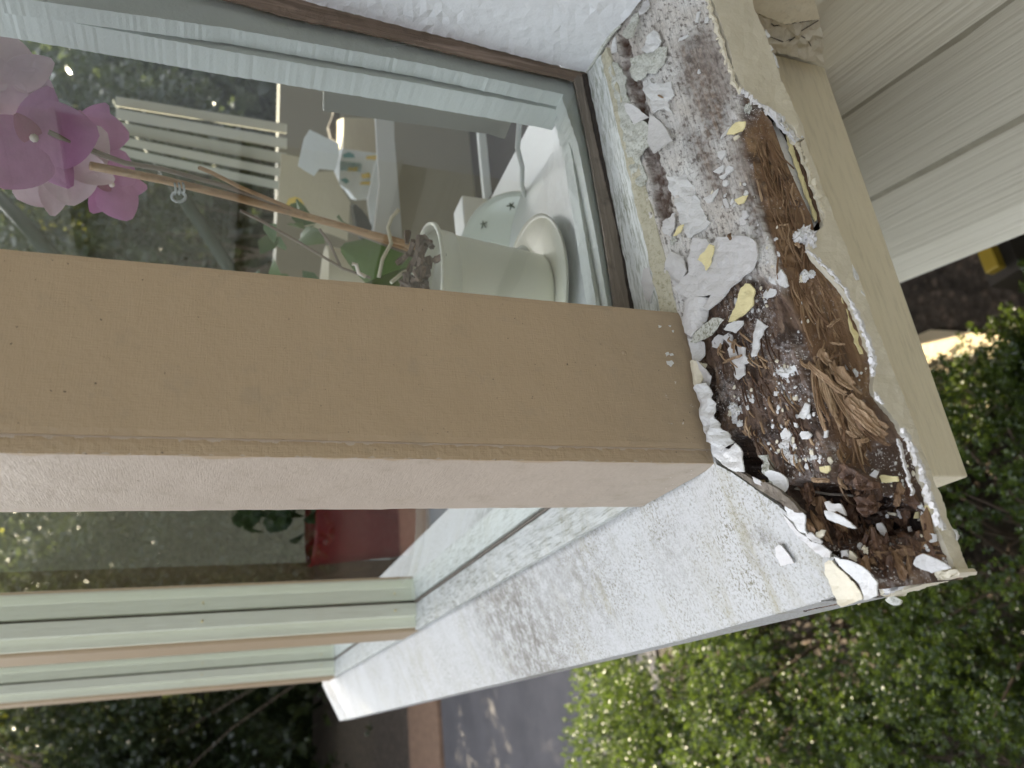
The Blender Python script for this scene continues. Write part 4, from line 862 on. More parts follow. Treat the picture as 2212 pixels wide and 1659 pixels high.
for (c,s_,n_c) in cl:
    for k in range(n_c):
        p=(rk.gauss(c[0],s_*.6),rk.gauss(c[1],s_*.6)); 
        if not inpoly(np.array([p]),[(1450,100),(1600,100),(1740,420),(1880,800),(1990,1000),(2050,1200),(1900,1230),(1780,1150),(1660,1040),(1560,800)])[0]: continue
        r=abs(rk.gauss(.0006,.0004))+.00035; crumb(p,r,rk.choice(['flake_bright','flake_bright','flake_bright','flake_cream']),i,('tiny white','small rough white','pinhead sized')[k%3]+' paint crumb '+WH[cl.index((c,s_,n_c))]); i+=1
# pale dusty patch of powdered paint
pc('powdered_paint_patch',[Z5(*q) for q in [(1110,400),(1150,350),(1210,370),(1290,350),(1330,420),(1280,450),(1210,470),(1150,460)]],'flake_bright',None,h=-.0014,amp=4,rough=.0012)

# ================================================================= SIDE WINDOW (glass y = .036)
GY_=.036
sw_=empty('side_window',(.18,GY_,.0),'side window pane right of the tan post with bare brown glazing beads','window')
yG=lambda d=0:(lambda p: on(p,1,GY_+d))
# bottom trim: strip from the sill edge to the glass
def quadstrip(name,A,B,mat,parent,thick=.003,n=(0,0,1),nseg=40,rough=.0003,nw=6):
    A=[np.array(a) for a in A];B=[np.array(b) for b in B]; V=[];Fs=[]; nn=nz(n)
    for i in range(nseg+1):
        t=i/nseg; a=A[0]+(A[1]-A[0])*t; b=B[0]+(B[1]-B[0])*t
        for j in range(nw+1):
            q=a+(b-a)*j/nw; q=q+nn*rough*noise.noise(Vector(q*180)); V.append(q)
    m=len(V); w2=nw+1
    for q in list(V): V.append(q-nn*thick)
    for i in range(nseg):
        for j in range(nw):
            k=i*w2+j; Fs.append((k,k+1,k+w2+1,k+w2)); Fs.append((m+k,m+k+w2,m+k+w2+1,m+k+1))
        k=i*w2; Fs.append((k,k+w2,m+k+w2,m+k)); k=i*w2+nw; Fs.append((k,m+k,m+k+w2,k+w2))
    Fs.append(tuple(range(nw+1))+tuple(m+q for q in range(nw,-1,-1))); k=nseg*w2; Fs.append(tuple(k+q for q in range(nw,-1,-1))+tuple(m+k+q for q in range(nw+1)))
    o=mesh(name,V,Fs,mat,parent)
    bm=bmesh.new(); bm.from_mesh(o.data); bmesh.ops.recalc_face_normals(bm,faces=bm.faces); bm.to_mesh(o.data); bm.free()
    return o
t0_in=on((1265,157),1,GY_); t1_in=on((1368,680),1,GY_); t0_m=on((1298,118),1,.010); t1_m=on((1432,690),1,.008)
t0_out=on((1311,102),1,.0); t1_out=on((1482,720),1,-.001)
quadstrip('bottom_trim',(t0_m,t1_m),(t0_in,t1_in),M['trim_white'],sw_,.004,rough=.0008)
quadstrip('caulk_bead',(t0_out,t1_out),(t0_m+[0,.0,.0003],t1_m+[0,0,.0003]),M['caulk'],sw_,.004,rough=.0014)
pc('lifting_trim_paint',[(1390,580),(1402,578),(1412,620),(1404,655),(1392,645),(1385,610)],'flake',None,surf=lambda p:onpl(p,t1_in+[0,0,.0012],np.cross(t0_in-t1_in,t1_m-t1_in)*-1),par=sw_)
# bare grey/brown bead around the glass (on the face of the glass)
def ystrip(name,poly,y,mat,thick=.003,par=None,rough=.0003,amp=.8,lift=None,grid=14):
    return sheet(name,poly,lambda p:on(p,1,y),mat,par if par is not None else sw_,thick,lift=lift,amp=amp,n=(0,-1,0),grid=grid,rough=rough,step=8)
ystrip('glazing_bead',[(1240,172),(1256,150),(1268,160),(1300,330),(1340,500),(1372,680),(1332,690),(1300,480),(1268,300)],.0345,M['bead_low'],.0012)
ystrip('glazing_bead',[(380,-25),(560,-25),(760,30),(1010,92),(1262,158),(1256,178),(1232,172),(1000,120),(800,72),(640,40),(520,6)],.0345,M['bead'],.0012)
ystrip('putty_line',[(1258,160),(1270,158),(1306,330),(1346,500),(1378,690),(1366,690),(1334,500),(1294,330)],.0338,M['wood_dark'],.0006,amp=1)
# pale frame behind the glass: flat face and inner bevel
ystrip('frame_stile',[(-40,-60),(300,-60),(430,-8),(530,6),(800,70),(1000,118),(1234,170),(1222,205),(1190,198),(900,135),(500,62),(0,-10),(-40,-18)],.041,M['frame_green'],.012,rough=.00003)
ystrip('frame_stile',[(-40,-18),(0,-10),(500,62),(900,135),(1190,198),(1222,205),(1216,240),(1180,232),(900,180),(500,112),(0,20),(-40,14)],.055,M['frame_green'],.02,rough=.00003)
ystrip('frame_rail',[(1222,178),(1244,176),(1272,300),(1304,480),(1336,690),(1318,690),(1285,500),(1248,310),(1214,212)],.041,M['frame_green'],.012,rough=.00003)
ystrip('frame_rail',[(1222,205),(1212,240),(1232,320),(1262,500),(1285,640),(1292,690),(1325,690),(1290,500),(1252,310)],.050,M['frame_green'],.012,rough=.00003)
# glass
gp=[on(q,1,GY_) for q in [(-120,-120),(360,-60)]]
mesh('glass_pane',[(.01,GY_,-.005),(.31,GY_,.0),(.31,GY_,.75),(.01,GY_,.75)],[(0,1,2,3)],M['glass'],sw_)
# white far jamb / wall trim between the side window and the house wall
jw=empty('white_wall_trim',tuple(on((1250,90),0,.30)),'lumpy white painted trim closing the side window against the house','trim')
def jambsurf(p):  # plane through the bead line and the sill junction
    a=on((560,-25),1,.0335); b=on((1264,157),1,.0335); c=on((1310,92),2,.012)
    return onpl(p,a,np.cross(b-a,c-a))
o=sheet('trim_face',[(330,-60),(1420,-60),(1384,0),(1362,30),(1338,55),(1304,96),(1285,130),(1264,157),(1150,128),(1010,92),(860,55),(700,14),(560,-25),(470,-60)],jambsurf,M['jamb'],jw,.004,amp=.8,n=(-1,-.2,0),grid=16,rough=.0006)
mb=MB(); mb.tube([jambsurf((1266,156))+[-.0006,-.0006,0],jambsurf((1284,131))+[-.0006,-.0006,0],jambsurf((1303,98))+[-.0006,-.0006,0]],[.0005,.0012,.0016],6); mb.tube([jambsurf(q)+[-.0006,-.0006,0] for q in [(1303,97),(1322,72),(1340,55)]],[.0014,.0011,.0006],6)
mb.build('dirty_seam',M['flake_moss'],jw)
MB().box(.315,.345,-.10,.036,-.03,1.62).build('corner_casing',M['jamb'],jw)

# ================================================================= TAN CORNER POST
cp=empty('corner_post',(.044,.044,0),'large tan painted corner post standing on the rotted sill','post')
def plate(name,o0,u,v,nu,nv_,n,mat,parent,rough=.00025,thick=.01,edge=0,ns=60):
    o0=np.array(o0,float);u=np.array(u,float);v=np.array(v,float);nn=nz(n);V=[];Fs=[]
    for j in range(nv_+1):
        for i in range(nu+1):
            q=o0+u*i/nu+v*j/nv_; q=q+nn*rough*noise.noise(Vector(q*ns))
            if edge and (i==0 or i==nu): q=q-nn*edge*(1+.8*noise.noise(Vector(q*300)))
            V.append(q)
    w2=nu+1
    for j in range(nv_):
        for i in range(nu):
            k=j*w2+i; f=(k,k+1,k+w2+1,k+w2); Fs.append(f)
    m=len(V); V+= [o0-nn*thick,o0+u-nn*thick,o0+u+v-nn*thick,o0+v-nn*thick]
    ci=[0,nu,nv_*w2+nu,nv_*w2]
    Fs.append((m,m+3,m+2,m+1))
    Fs.append(tuple([m,m+1]+[i for i in range(nu,-1,-1)])); Fs.append(tuple([m+3]+[nv_*w2+i for i in range(nu+1)]+[m+2])[::-1])
    Fs.append(tuple([m]+[j*w2 for j in range(nv_+1)]+[m+3])); Fs.append(tuple([m+1]+[j*w2+nu for j in range(nv_+1)]+[m+2])[::-1])
    o=mesh(name,V,Fs,mat,parent)
    bm=bmesh.new(); bm.from_mesh(o.data); bmesh.ops.recalc_face_normals(bm,faces=bm.faces); bm.to_mesh(o.data); bm.free()
    return o
H=1.62
plate('side_face',(.0078,-.0008,-.004),(.0817,0,0),(0,0,H),30,400,(0,-1,0),M['tan'],cp,.0003,.03,.0004)
plate('edge_strip',(0.0,.0006,-.003),(.0071,0,0),(0,0,H),4,900,(0,-1,0),M['tan'],cp,.00025,.012,.0002,320)
plate('front_face',(-.0002,.0008,-.004),(0,.0845,0),(0,0,H),20,300,(-1,0,0),M['tan_skylit'],cp,.0003,.02,.0003)
MB().box(.012,.0885,.030,.084,-.004,H).build('core',M['tan'],cp)
# nail head and paint nicks
def nick(poly,dy,mat,nm='paint_nick'):
    sheet(nm,poly,lambda p:on(p,1,-.0012-dy),M[mat],cp,.0003,n=(0,-1,0),amp=1,step=2,grid=4,rough=.0001)
for q in [[(1422,702),(1430,704),(1428,707),(1423,708)],[(1444,703),(1450,703),(1449,706)],[(1437,762),(1444,760),(1446,766),(1440,770)],[(1446,764),(1454,762),(1456,767),(1449,768)],[(1440,780),(1452,778),(1456,785),(1450,792),(1442,787)],[(1452,714),(1456,713),(1455,718)]]: nick(q,0,'flake_bright')
bm=bmesh.new(); bmesh.ops.create_uvsphere(bm,u_segments=12,v_segments=8,radius=.0014); P=on((1348,762),1,-.0008)
mesh('nail_head',[(v.co.x+P[0],v.co.y*.6+P[1],v.co.z+P[2]) for v in bm.verts],[tuple(v.index for v in f.verts) for f in bm.faces],M['tan'],cp,smooth=True); bm.free()
# other posts of the bay front
def post(y0,y1,lab):
    o=MB().box(0,.09,y0,y1,-.003,H).build('bay_post',M['tan'],bevel=.002); return tag(o,lab,'post','posts of the bay front')
post(.655,.742,'tan post between the two front windows, seen edge on'); post(1.345,1.43,'farthest tan post at the end of the white front sill')
# ================================================================= FRONT WINDOWS (glass x=.034)
def fwin(y0,y1,lab):
    e=empty('front_window',(.034,(y0+y1)/2,0),lab,'window','front windows of the bay')
    def ledge(nm,xa,xb,za,zb_,mat,th=.004,nn=(0,0,1)):
        quadstrip(nm,((xa,y0,za),(xa,y1,za)),((xb,y0,zb_),(xb,y1,zb_)),mat,e,th,nn,nseg=60,rough=.0007)
    ledge('bottom_trim',.0012,.031,.0026,.0042,M['trim_white_b'])
    MB().box(.0325,.0335,y0,y1,.003,.0056).build('putty_line',M['wood_gray'],e)
    MB().box(.036,.060,y0,y1,-.004,.008).build('inner_rail',M['frame_green'],e)
    # far jamb: stepped stops
    MB().box(.0045,.0165,y1-.006,y1+.012,.002,H).build('outer_stop',M['frame_cream'],e)
    MB().box(.0167,.0325,y1-.015,y1+.012,.002,H).build('jamb_stop',M['frame_cream'],e,bevel=.0008)
    MB().box(.0342,.0600,y1-.013,y1+.012,.002,H).build('inner_jamb',M['frame_cream'],e)
    MB().box(.0327,.0340,y1-.011,y1+.010,.002,H).build('dark_seam',M['wood_gray'],e)
    for zz in (.03,.25):
        for xx in (.024,.046):
            P=np.array([xx,y1-.0155 if xx<.03 else y1-.0133,zz]); MB().lathe(P,[(.0001,.0012),(.0012,.0008),(.0014,-.0008),(.0001,-.0012)],8).build('nail_stain',M['flake_yellow'],e)
    MB().box(.014,.06,y0-.001,y0+.012,.003,H).build('near_jamb',M['frame_cream'],e)
    mesh('glass_pane',[(.034,y0+.012,.004),(.034,y1-.012,.004),(.034,y1-.012,H),(.034,y0+.012,H)],[(0,1,2,3)],M['glass_b'],e)
fwin(.087,.653,'nearer front window beside the tan post, reflecting dark foliage'); fwin(.744,1.343,'farther front window past the second tan post')
shell('inner_wall',[(.345,.95,1.43,1.47,-.2,1.75)],M['room'],hw)
MB().box(.0,.10,.0,1.43,H-.02,H+.03).build('bay_head',M['tan'],hw)
# far end of bay
be=MB().box(.09,.36,1.38,1.42,-.2,H).build('bay_end_wall',M['siding']); tag(be,'far end wall of the bay behind the last post','wall')
tops=MB().box(.0,.36,.04,1.42,H+.04,H+.06).build('bay_roof',M['apron']); tag(tops,'flat roof board over the bay window','roof')

# ================================================================= INTERIOR
shf=MB().box(.060,.350,.060,1.37,-.03,.008).build('window_shelf',M['inwhite']); tag(shf,'glossy white window shelf inside the bay under the plants','shelf')
Zs=.0085
# orchid
pot_c=np.array([.190,.162,Zs+.004])
oc=empty('potted_orchid',tuple(pot_c),'potted orchid with mauve flowers in a white pot behind the side pane','plant')
M['pot']=plain('white_pot_glaze',(.80,.79,.68),.3,.5,.04,10,.05,40)
M['petal']=plain('mauve_petal',(.58,.25,.52),.55,.3,.22,60,.4,300,.0005); M['petal_pale']=plain('pale_pink_petal',(.78,.62,.68),.55,.3,.18,60,.4,300,.0005); M['lipm']=plain('dark_red_orchid_lip',(.42,.14,.26),.5); M['cream']=plain('cream_orchid_centre',(.82,.72,.66),.5)
M['stake']=wood_mat('bamboo_stake_wood',(.36,.20,.10),(.48,.29,.16),(.58,.38,.22),.4,.5,0,'z'); M['bark']=wood_mat('potting_bark',(.06,.04,.03),(.16,.10,.07),(.25,.17,.12),.5,.8)
M['stem']=plain('grey_brown_stem',(.24,.19,.16),.5); M['greens']=plain('orchid_leaf_green',(.07,.12,.03),.35,.5,.3,20); M['clip']=plain('clear_plastic_clip',(.45,.48,.50),.15,.6)
rp=.056; hp=.104
prof=[(r_*.86,z_*(.88 if z_<.11 else 1)) for r_,z_ in [(.038,0),(.042,.0),(.0425,.004),(.0455,.028),(.0450,.029),(.0475,.05),(.047,.051),(.050,.075),(.0495,.076),(.053,.098),(.0525,.099),(.0575,.100),(.059,hp-.003),(.0585,hp),(.056,hp),(.054,hp-.004),(.052,.085),(.0,.083)]]
MB().lathe(pot_c,prof,48).build('pot',M['pot'],oc,True)
rb=random.Random(2); mb=MB()
for k in range(90):
    a=rb.uniform(0,6.28); r=rb.uniform(0,.040); c=pot_c+[r*math.cos(a),r*math.sin(a),hp-.012+rb.uniform(-.004,.012)]
    b=rb.uniform(0,6.28); L=rb.uniform(.003,.010); mb.tube([c-[L*math.cos(b),L*math.sin(b),rb.uniform(-.004,.004)],c+[L*math.cos(b),L*math.sin(b),rb.uniform(-.004,.004)]],[rb.uniform(.0015,.004),rb.uniform(.001,.003)],5)
mb.build('potting_bark',M['bark'],oc)
top=pot_c+[0,0,hp]
def dep_line(pts): return [at(p,d) for p,d in pts]
st=[at((905,540),.66)]; 
def pth(pl): return [at((x,y),d) for x,y,d in pl]
mb=MB().tube(pth([(950,558,.685),(870,524,.665),(700,478,.64),(500,424,.615),(350,388,.60),(195,358,.585)]),.0028,8); mb.build('stake',M['stake'],oc,True)
MB().tube(pth([(940,560,.69),(800,512,.655),(640,455,.63),(520,405,.612),(455,372,.605),(430,362,.60)]),.0015,7).build('old_stem',M['stake'],oc,True)
MB().tube(pth([(930,565,.69),(760,500,.65),(600,440,.625),(480,400,.61),(400,378,.60),(352,365,.592),(270,352,.585),(170,315,.58),(105,285,.575)]),[.0017]*6+[.0018,.0019,.0016],7).build('flower_stem',M['stem'],oc,True)
MB().tube(pth([(800,600,.66),(740,580,.65),(640,520,.64),(560,475,.63),(520,455,.62)]),.0012,6).build('side_stem',M['stem'],oc,True)
MB().tube(pth([(735,575,.65),(712,525,.645),(690,495,.64)]),.0011,6).build('side_stem',M['stem'],oc,True)
for rt in ([(818,600,.62),(826,560,.62),(845,525,.625),(838,492,.63),(846,470,.63),(862,452,.63)],[(760,570,.62),(770,572,.62),(775,590,.62),(790,598,.62)],[(845,610,.6),(870,590,.61),(900,575,.63)]):
    MB().tube(pth(rt),.0016,7).build('aerial_root',M['cream'] if rt[0][0]==760 else M['flake_cream'],oc,True)
# clip
mb=MB()
for k in range(3):
    a0=(377+k*9,398-k*0); mb.tube(pth([(a0[0],396,.60),(a0[0]+2,404,.594),(a0[0]+3,412,.594),(a0[0]+1,420,.60)]),.0009,6)
mb.tube([at((386+15*math.cos(t),425+11*math.sin(t)),.60) for t in np.linspace(0,6.3,14)],.0011,6); mb.build('stem_clip',M['clip'],oc,True)
# flowers
def petal_geo(mb,c,ax_u,ax_n,L,Wd,curve=.15,base=.1,nu=7,nvv=10):
    ax_u=nz(ax_u); ax_n=nz(ax_n-ax_u*(ax_n@ax_u)); sd_=np.cross(ax_n,ax_u); k=len(mb.v)
    for i in range(nvv+1):
        s=i/nvv; w_=Wd/2*max(.05,math.sin(math.pi*min(.985,base+(1-base)*s**.8))**.6)
        for j in range(nu+1):
            t=j/nu*2-1; q=c+ax_u*L*s+sd_*w_*t+ax_n*(L*curve*(s*s)-abs(t)**2*w_*.18+ .02*L*noise.noise(Vector((s*3+c[0]*90,t*2,c[2]*50))))
            mb.v.append(tuple(q))
    w2=nu+1
    for i in range(nvv):
        for j in range(nu): mb.f.append((k+i*w2+j,k+i*w2+j+1,k+(i+1)*w2+j+1,k+(i+1)*w2+j))
def flower(px,d,size,face,rot,back=False):
    c=at(px,d); toC=nz(CAM-c); n=nz(toC*(-1 if back else 1)+np.array(face)*.8); u0=nz(np.cross(n,[.1,.2,1])); v0=np.cross(n,u0)
    f=bpy.data.objects.new('flower',None); COL.objects.link(f); f.parent=oc; f.location=Vector(c)-wloc(oc); f.empty_display_size=.01
    mt=M['petal_pale'] if back else M['petal']
    def dirv(a): a=a+rot; return u0*math.cos(a)+v0*math.sin(a)
    for a,L,Wd,off in ((0,.52,.34,0),(2.2,.5,.33,0),(-2.2,.5,.33,0)):
        mb=MB(); petal_geo(mb,c-n*size*.03,dirv(a),n,size*L,size*Wd*1.1,-.08,.15); mb.build('petal',mt,f,True)
    for a in (1.2,-1.2):
        mb=MB(); petal_geo(mb,c,dirv(a),n,size*.55,size*.62,.05,.12); mb.build('petal',mt,f,True)
    mb=MB(); petal_geo(mb,c+n*size*.02,dirv(math.pi),n,size*.24,size*.2,.5,.3); mb.build('lip',M['lipm'],f,True)
    mb=MB(); mb.tube([c,c+n*size*.08,c+n*size*.13],[size*.035,size*.04,size*.015],8); mb.build('column',M['cream'],f,True)
flower((72,298),.575,.066,(0,0,-.1),.6)
flower((150,345),.60,.054,(.2,.1,0),2.0,True)
flower((18,175),.60,.056,(-.1,0,.3),1.0,True)
flower((120,385),.61,.050,(0,.2,-.2),-.9,True)
flower((240,400),.615,.046,(.2,0,-.2),1.7)
flower((185,280),.62,.048,(.3,0,0),.4)
# orchid leaf
mb=MB(); petal_geo(mb,at((935,600),.67),at((740,690),.62)-at((935,600),.67),np.array([-.3,-.6,.6]),.11,.05,.1,.2); petal_geo(mb,at((900,605),.69),at((800,560),.74)-at((900,605),.69),np.array([-.3,-.6,.6]),.10,.055,.1,.2); mb.build('leaf',M['greens'],oc,True)
# saucer plate
sau=MB().lathe((.190,.162,Zs),[(.0,0.0),(.04,.0),(.066,.006),(.0675,.0085),(.064,.0075),(.042,.003),(0,.003)],48).build('saucer',M['pot'],None,True); tag(sau,'white saucer under the orchid pot','saucer')
# glass dish with dark sprigs, leaning
M['dish']=plain('white_china',(.62,.66,.60),.15,.6,.03,8,0)
dc=on((1128,490),2,.03); 
def disc(c,nrm,prof,n=48):
    nrm=nz(nrm);u=nz(np.cross(nrm,[0,0,1.0]));v=np.cross(nrm,u);mb=MB();k=0;m=len(prof)
    for r,h in prof:
        for j in range(n):
            a=2*math.pi*j/n; mb.v.append(tuple(c+u*r*math.cos(a)+v*r*math.sin(a)+nrm*h))
    for i in range(m-1):
        for j in range(n): mb.f.append((i*n+j,i*n+(j+1)%n,(i+1)*n+(j+1)%n,(i+1)*n+j))
    return mb,u,v,nrm
dcen=at((1131,556),.70); 
mb,u,v,nn=disc(dcen,(-.50,-.55,.70),[(.001,.004),(.03,.003),(.052,.010),(.0565,.0155),(.0575,.0145),(.053,.006),(.03,-.001),(.001,0)])
ds=empty('china_dish',tuple(dcen),'white dish with dark sprig pattern leaning behind the orchid pot','dish'); mb.build('bowl',M['dish'],ds,True)
M['sprig']=plain('dark_green_glaze',(.05,.08,.05),.3); mb=MB()
for k in range(9):
    a=k*.7; c=dcen+u*.046*math.cos(a)+v*.046*math.sin(a)+nn*.0085
    for b in range(5):
        q=b*1.25+k; mb.tube([c,c+(u*math.cos(q)+v*math.sin(q))*.0042],[.0009,.0004],5)
mb.build('sprig_pattern',M['sprig'],ds)
M['gl2']=plain('clear_bulb_glass',(.62,.64,.60),.08,.8,.05,8,0)
bc=at((1150,575),.655); bm=bmesh.new(); bmesh.ops.create_uvsphere(bm,u_segments=24,v_segments=16,radius=.019)
o=mesh('glass_ball',[(v.co.x+bc[0],v.co.y+bc[1],v.co.z*1.15+bc[2]) for v in bm.verts],[tuple(v.index for v in f.verts) for f in bm.faces],M['gl2'],None,True); bm.free(); tag(o,'clear glass ball resting in the sprig patterned dish','ball')
o=MB().tube(pth([(1115,225,.60),(1122,265,.62),(1118,320,.645),(1128,360,.66),(1127,400,.675),(1135,425,.68)]),.0022,8).build('cable',M['inwhite'],None,True); tag(o,'thin white cord hanging down to the shelf behind the pane','cord')
ha=MB(); b0=on((1050,505),2,.01); ha.box(b0[0]-.005,b0[0]+.035,b0[1]-.01,b0[1]+.02,.009,.035); o=ha.build('small_white_box',M['inwhite'],bevel=.002); tag(o,'small white box standing beside the dish','box')
# bracketed things farther inside, each on its own vertical plane
def vcard(name,poly,d,mat,label,cat,th=.004,nrm=(-.6,-.75,0),parts=()):
    c=at(np.mean(poly,axis=0),d); f=lambda p:onpl(p,c,nrm)
    e=empty(name,tuple(c),label,cat)
    sheet('panel',poly,f,mat,e,th,n=nrm,amp=.3,step=14,grid=16,rough=.0002)
    for nm,pl,mt in parts:
        sheet(nm,pl,lambda p:onpl(p,c+nz(nrm)*.0015,nrm),mt,e,.001,n=nrm,amp=.3,step=5,grid=8,rough=0)
    return e
M['teal']=plain('teal_print',(.10,.28,.28),.6,.3,.05); M['yell']=plain('yellow_print',(.70,.52,.12),.6,.3,.05); M['paper']=plain('white_paper',(.70,.74,.76),.6,.3,.03); M['kraft']=plain('tan_card',(.50,.45,.33),.7,.3,.06); M['black']=plain('black_plastic',(.03,.03,.032),.4); M['brown']=plain('dark_brown_wood',(.12,.07,.045),.5)
Q=lambda x,y:(540+x*.1953,216+y*.1953)  # zoom (1000,400..)
parts=[('printed_mark',[Q(1030,600),Q(1090,575),Q(1150,600),Q(1160,640),Q(1035,640)],M['teal']),('printed_mark',[Q(1290,620),Q(1395,610),Q(1395,665),Q(1285,655)],M['yell']),('printed_mark',[Q(1090,740),Q(1195,740),Q(1190,790),Q(1080,785)],M['yell']),('printed_mark',[Q(1000,880),Q(1060,860),Q(1100,900),Q(1060,930)],M['teal']),('printed_mark',[Q(1225,905),Q(1330,900),Q(1325,940),Q(1220,935)],M['yell']),('printed_mark',[Q(1230,820),Q(1325,805),Q(1330,860),Q(1240,870)],M['yell'])]
for k in range(6): parts.append(('printed_mark',[Q(1000,680+k*17),Q(1235,700+k*17),Q(1230,706+k*17),Q(1000,687+k*17)],M['teal']))
vcard('patterned_box',[Q(1030,540),Q(1420,590),Q(1400,1090),Q(1180,1110),Q(1100,1000),Q(985,930),Q(990,700)],1.15,M['paper'],'white box with teal and yellow printed shapes inside the room','box',.06,parts=parts)
vcard('tan_card_box',[Q(1035,195),Q(1400,200),Q(1415,590),Q(1035,545)],1.25,M['kraft'],'tan cardboard box behind the patterned white box','box',.08)
vcard('white_paper_bag',[Q(660,330),Q(980,480),Q(985,620),Q(940,780),Q(770,760),Q(710,840),Q(620,790),Q(530,730),Q(600,420)],1.0,M['paper'],'crumpled white paper above the leaning cream board','paper',.004)
vcard('cream_board',[Q(350,590),Q(540,630),Q(700,800),Q(930,790),Q(1000,950),Q(1110,1130),Q(1080,1560),Q(930,1500),Q(560,1380),Q(310,1160)],1.08,M['kraft'],'leaning cream board with a yellow spot behind the orchid stake','board',.01,parts=[('yellow_spot',[Q(400,1150),Q(430,1090),Q(500,1070),Q(570,1100),Q(605,1180),Q(590,1220),Q(400,1160)],M['yell'])])
vcard('black_bottle',[Q(1140,1180),Q(1170,1150),Q(1230,1200),Q(1300,1290),Q(1350,1400),Q(1340,1480),Q(1320,1600),Q(1260,1590),Q(1180,1400)],1.02,M['black'],'black pointed bottle in front of the boxes inside','bottle',.03)
vcard('white_folded_sheet',[Q(1420,620),Q(1440,640),Q(1470,1480),Q(1350,1470),Q(1300,1120),Q(1390,700)],1.12,M['paper'],'tall folded white sheet at the edge of the patterned box','paper',.005)
vcard('wall_cabinet_edge',[Q(900,-120),Q(960,-80),Q(1000,200),Q(990,480),Q(900,420),Q(870,300),Q(930,150)],1.35,M['under'],'narrow brown wooden upright beside the boxes inside','cabinet',.03)
M['slat']=plain('cream_casing_paint',(.50,.50,.43),.5,.4,.06,12,.2,80)
# interior casings: vertical trims
ic=empty('inner_window_casing',tuple(at((450,310),1.3)),'white ribbed window casing deeper in the room','casing')
for k,(y0_,y1_,dd) in enumerate([(216,236,0),(240,262,.012),(266,290,.0),(294,312,.014),(316,334,.0)]):
    sl=.165; f=lambda p,dd=dd:onpl(p,at((450,310),1.3)-np.array([.6,.7,0])*dd,(-.6,-.75,0))
    sheet('ribbed_trim',[(250,y0_-8+k*2),(620,y0_+52+k*7),(620,y1_+52+k*7),(250,y1_-8+k*2)],f,M['slat'],ic,.02,n=(-.6,-.75,0),amp=.2,step=30,grid=30,rough=0)
M['dkgreen']=plain('added_dark_green_bar_paint',(.03,.045,.025),.6)  # added bars stand in for dark lines across the pane
for (a,b,lab) in (((255,215),(510,600),'long dark green bar added for a dark slanting line in the pane behind the orchid stake'),((-30,395),(150,590),'short dark green bar added for a dark line at the pane edge under the orchid flowers')):
    o=MB().tube([at(a,1.5),at(b,1.3)],[.010,.011],10).build('pane_line_bar',M['dkgreen'],None,True); tag(o,lab,'bar')
gc=empty('grey_inner_jamb',tuple(at((350,110),.62)),'pale grey inner jamb running beside the window frame','trim')
sheet('jamb_face',[(-60,4),(0,14),(500,106),(700,146),(702,185),(520,165),(0,60),(-60,52)],lambda p:onpl(p,at((350,110),.62),(-.75,-.6,0)),M['roomlight'],gc,.02,n=(-.7,-.7,0),amp=.3,step=30,grid=30,rough=0)
sheet('jamb_face',[(700,146),(900,186),(1120,228),(1090,300),(1060,290),(870,265),(700,240)],lambda p:onpl(p,at((900,210),.62),(-.75,-.6,0)),M['room'],gc,.01,n=(-.7,-.7,0),amp=.3,step=30,grid=30,rough=0)
sheet('white_edge',[(808,190),(850,198),(852,300),(868,500),(872,600),(800,580),(820,400)],lambda p:onpl(p,at((840,400),.95),(-.75,-.6,0)),M['roomlight'],gc,.01,n=(-.7,-.7,0),amp=.3,step=30,grid=30,rough=0)
sheet('white_edge',[(1030,238),(1045,242),(1062,420),(1048,440)],lambda p:onpl(p,at((1045,340),.9),(-.75,-.6,0)),M['inwhite'],gc,.01,n=(-.7,-.7,0),amp=.3,step=30,grid=30,rough=0)
# red pot with foliage behind the front window
M['red']=plain('dark_red_glaze',(.36,.02,.028),.35,.5,.15,12,.1,40)
rc_=at((668,1175),.96); rpn=empty('red_planter',(rc_[0]+.02,rc_[1]+.02,Zs),'dark red planter with leafy plant behind the nearer front window','plant')
P0=np.array([rc_[0]+.035,rc_[1]+.02,Zs])
MB().lathe(P0,[(.042,.0),(.047,.004),(.056,.12),(.058,.125),(.055,.125),(.045,.02),(0,.02)],40).build('pot',M['red'],rpn,True)
MB().lathe(P0,[(.0,.0),(.075,.0),(.082,.012),(.078,.012),(.06,.003)],40).build('saucer',M['roomlight'],rpn,True)
def leaves(centers,dirs,L,Wd,r_,tint=(0,1),fold=.25):
    n=len(centers); up=r_.normal(size=(n,3)); d=dirs/np.linalg.norm(dirs,axis=1)[:,None]
    s=np.cross(d,up); s/=np.linalg.norm(s,axis=1)[:,None]+1e-9; nn=np.cross(s,d); nn*=np.sign(nn[:,2:3]+1e-6)
    L=np.asarray(L).reshape(-1,1)*np.ones((n,1)); W_=np.asarray(Wd).reshape(-1,1)*np.ones((n,1))
    a=centers; b=a+d*L; m1=a+d*L*.38; m2=a+d*L*.72
    v=np.stack([a, m1+s*W_*.5+nn*W_*fold, m1-s*W_*.5+nn*W_*fold, m2+s*W_*.42+nn*W_*fold*.8, m2-s*W_*.42+nn*W_*fold*.8, b],1).reshape(-1,3)
    base=(np.arange(n)*6)[:,None]
    f=np.concatenate([base+np.array([[0,1,2,2]])[:, :],],0) if False else None
    t=[(0,1,2),(1,3,4),(1,4,2),(3,5,4)]
    F_=np.concatenate([base+np.array([q]) for q in t],0)
    ti=np.repeat(r_.uniform(*tint,size=n),6)
    return v,F_,ti
M['leaf_in']=leaf_mat('houseplant_leaf',(.03,.07,.03),(.10,.16,.05),.4,.2)
r1=np.random.default_rng(3); cc=P0+[.03,0,.16]+r1.normal(size=(70,3))*[.016,.03,.03]
v,f_,ti=leaves(cc,r1.normal(size=(70,3))+[0,0,.4],r1.uniform(.02,.04,70),r1.uniform(.018,.03,70),r1)
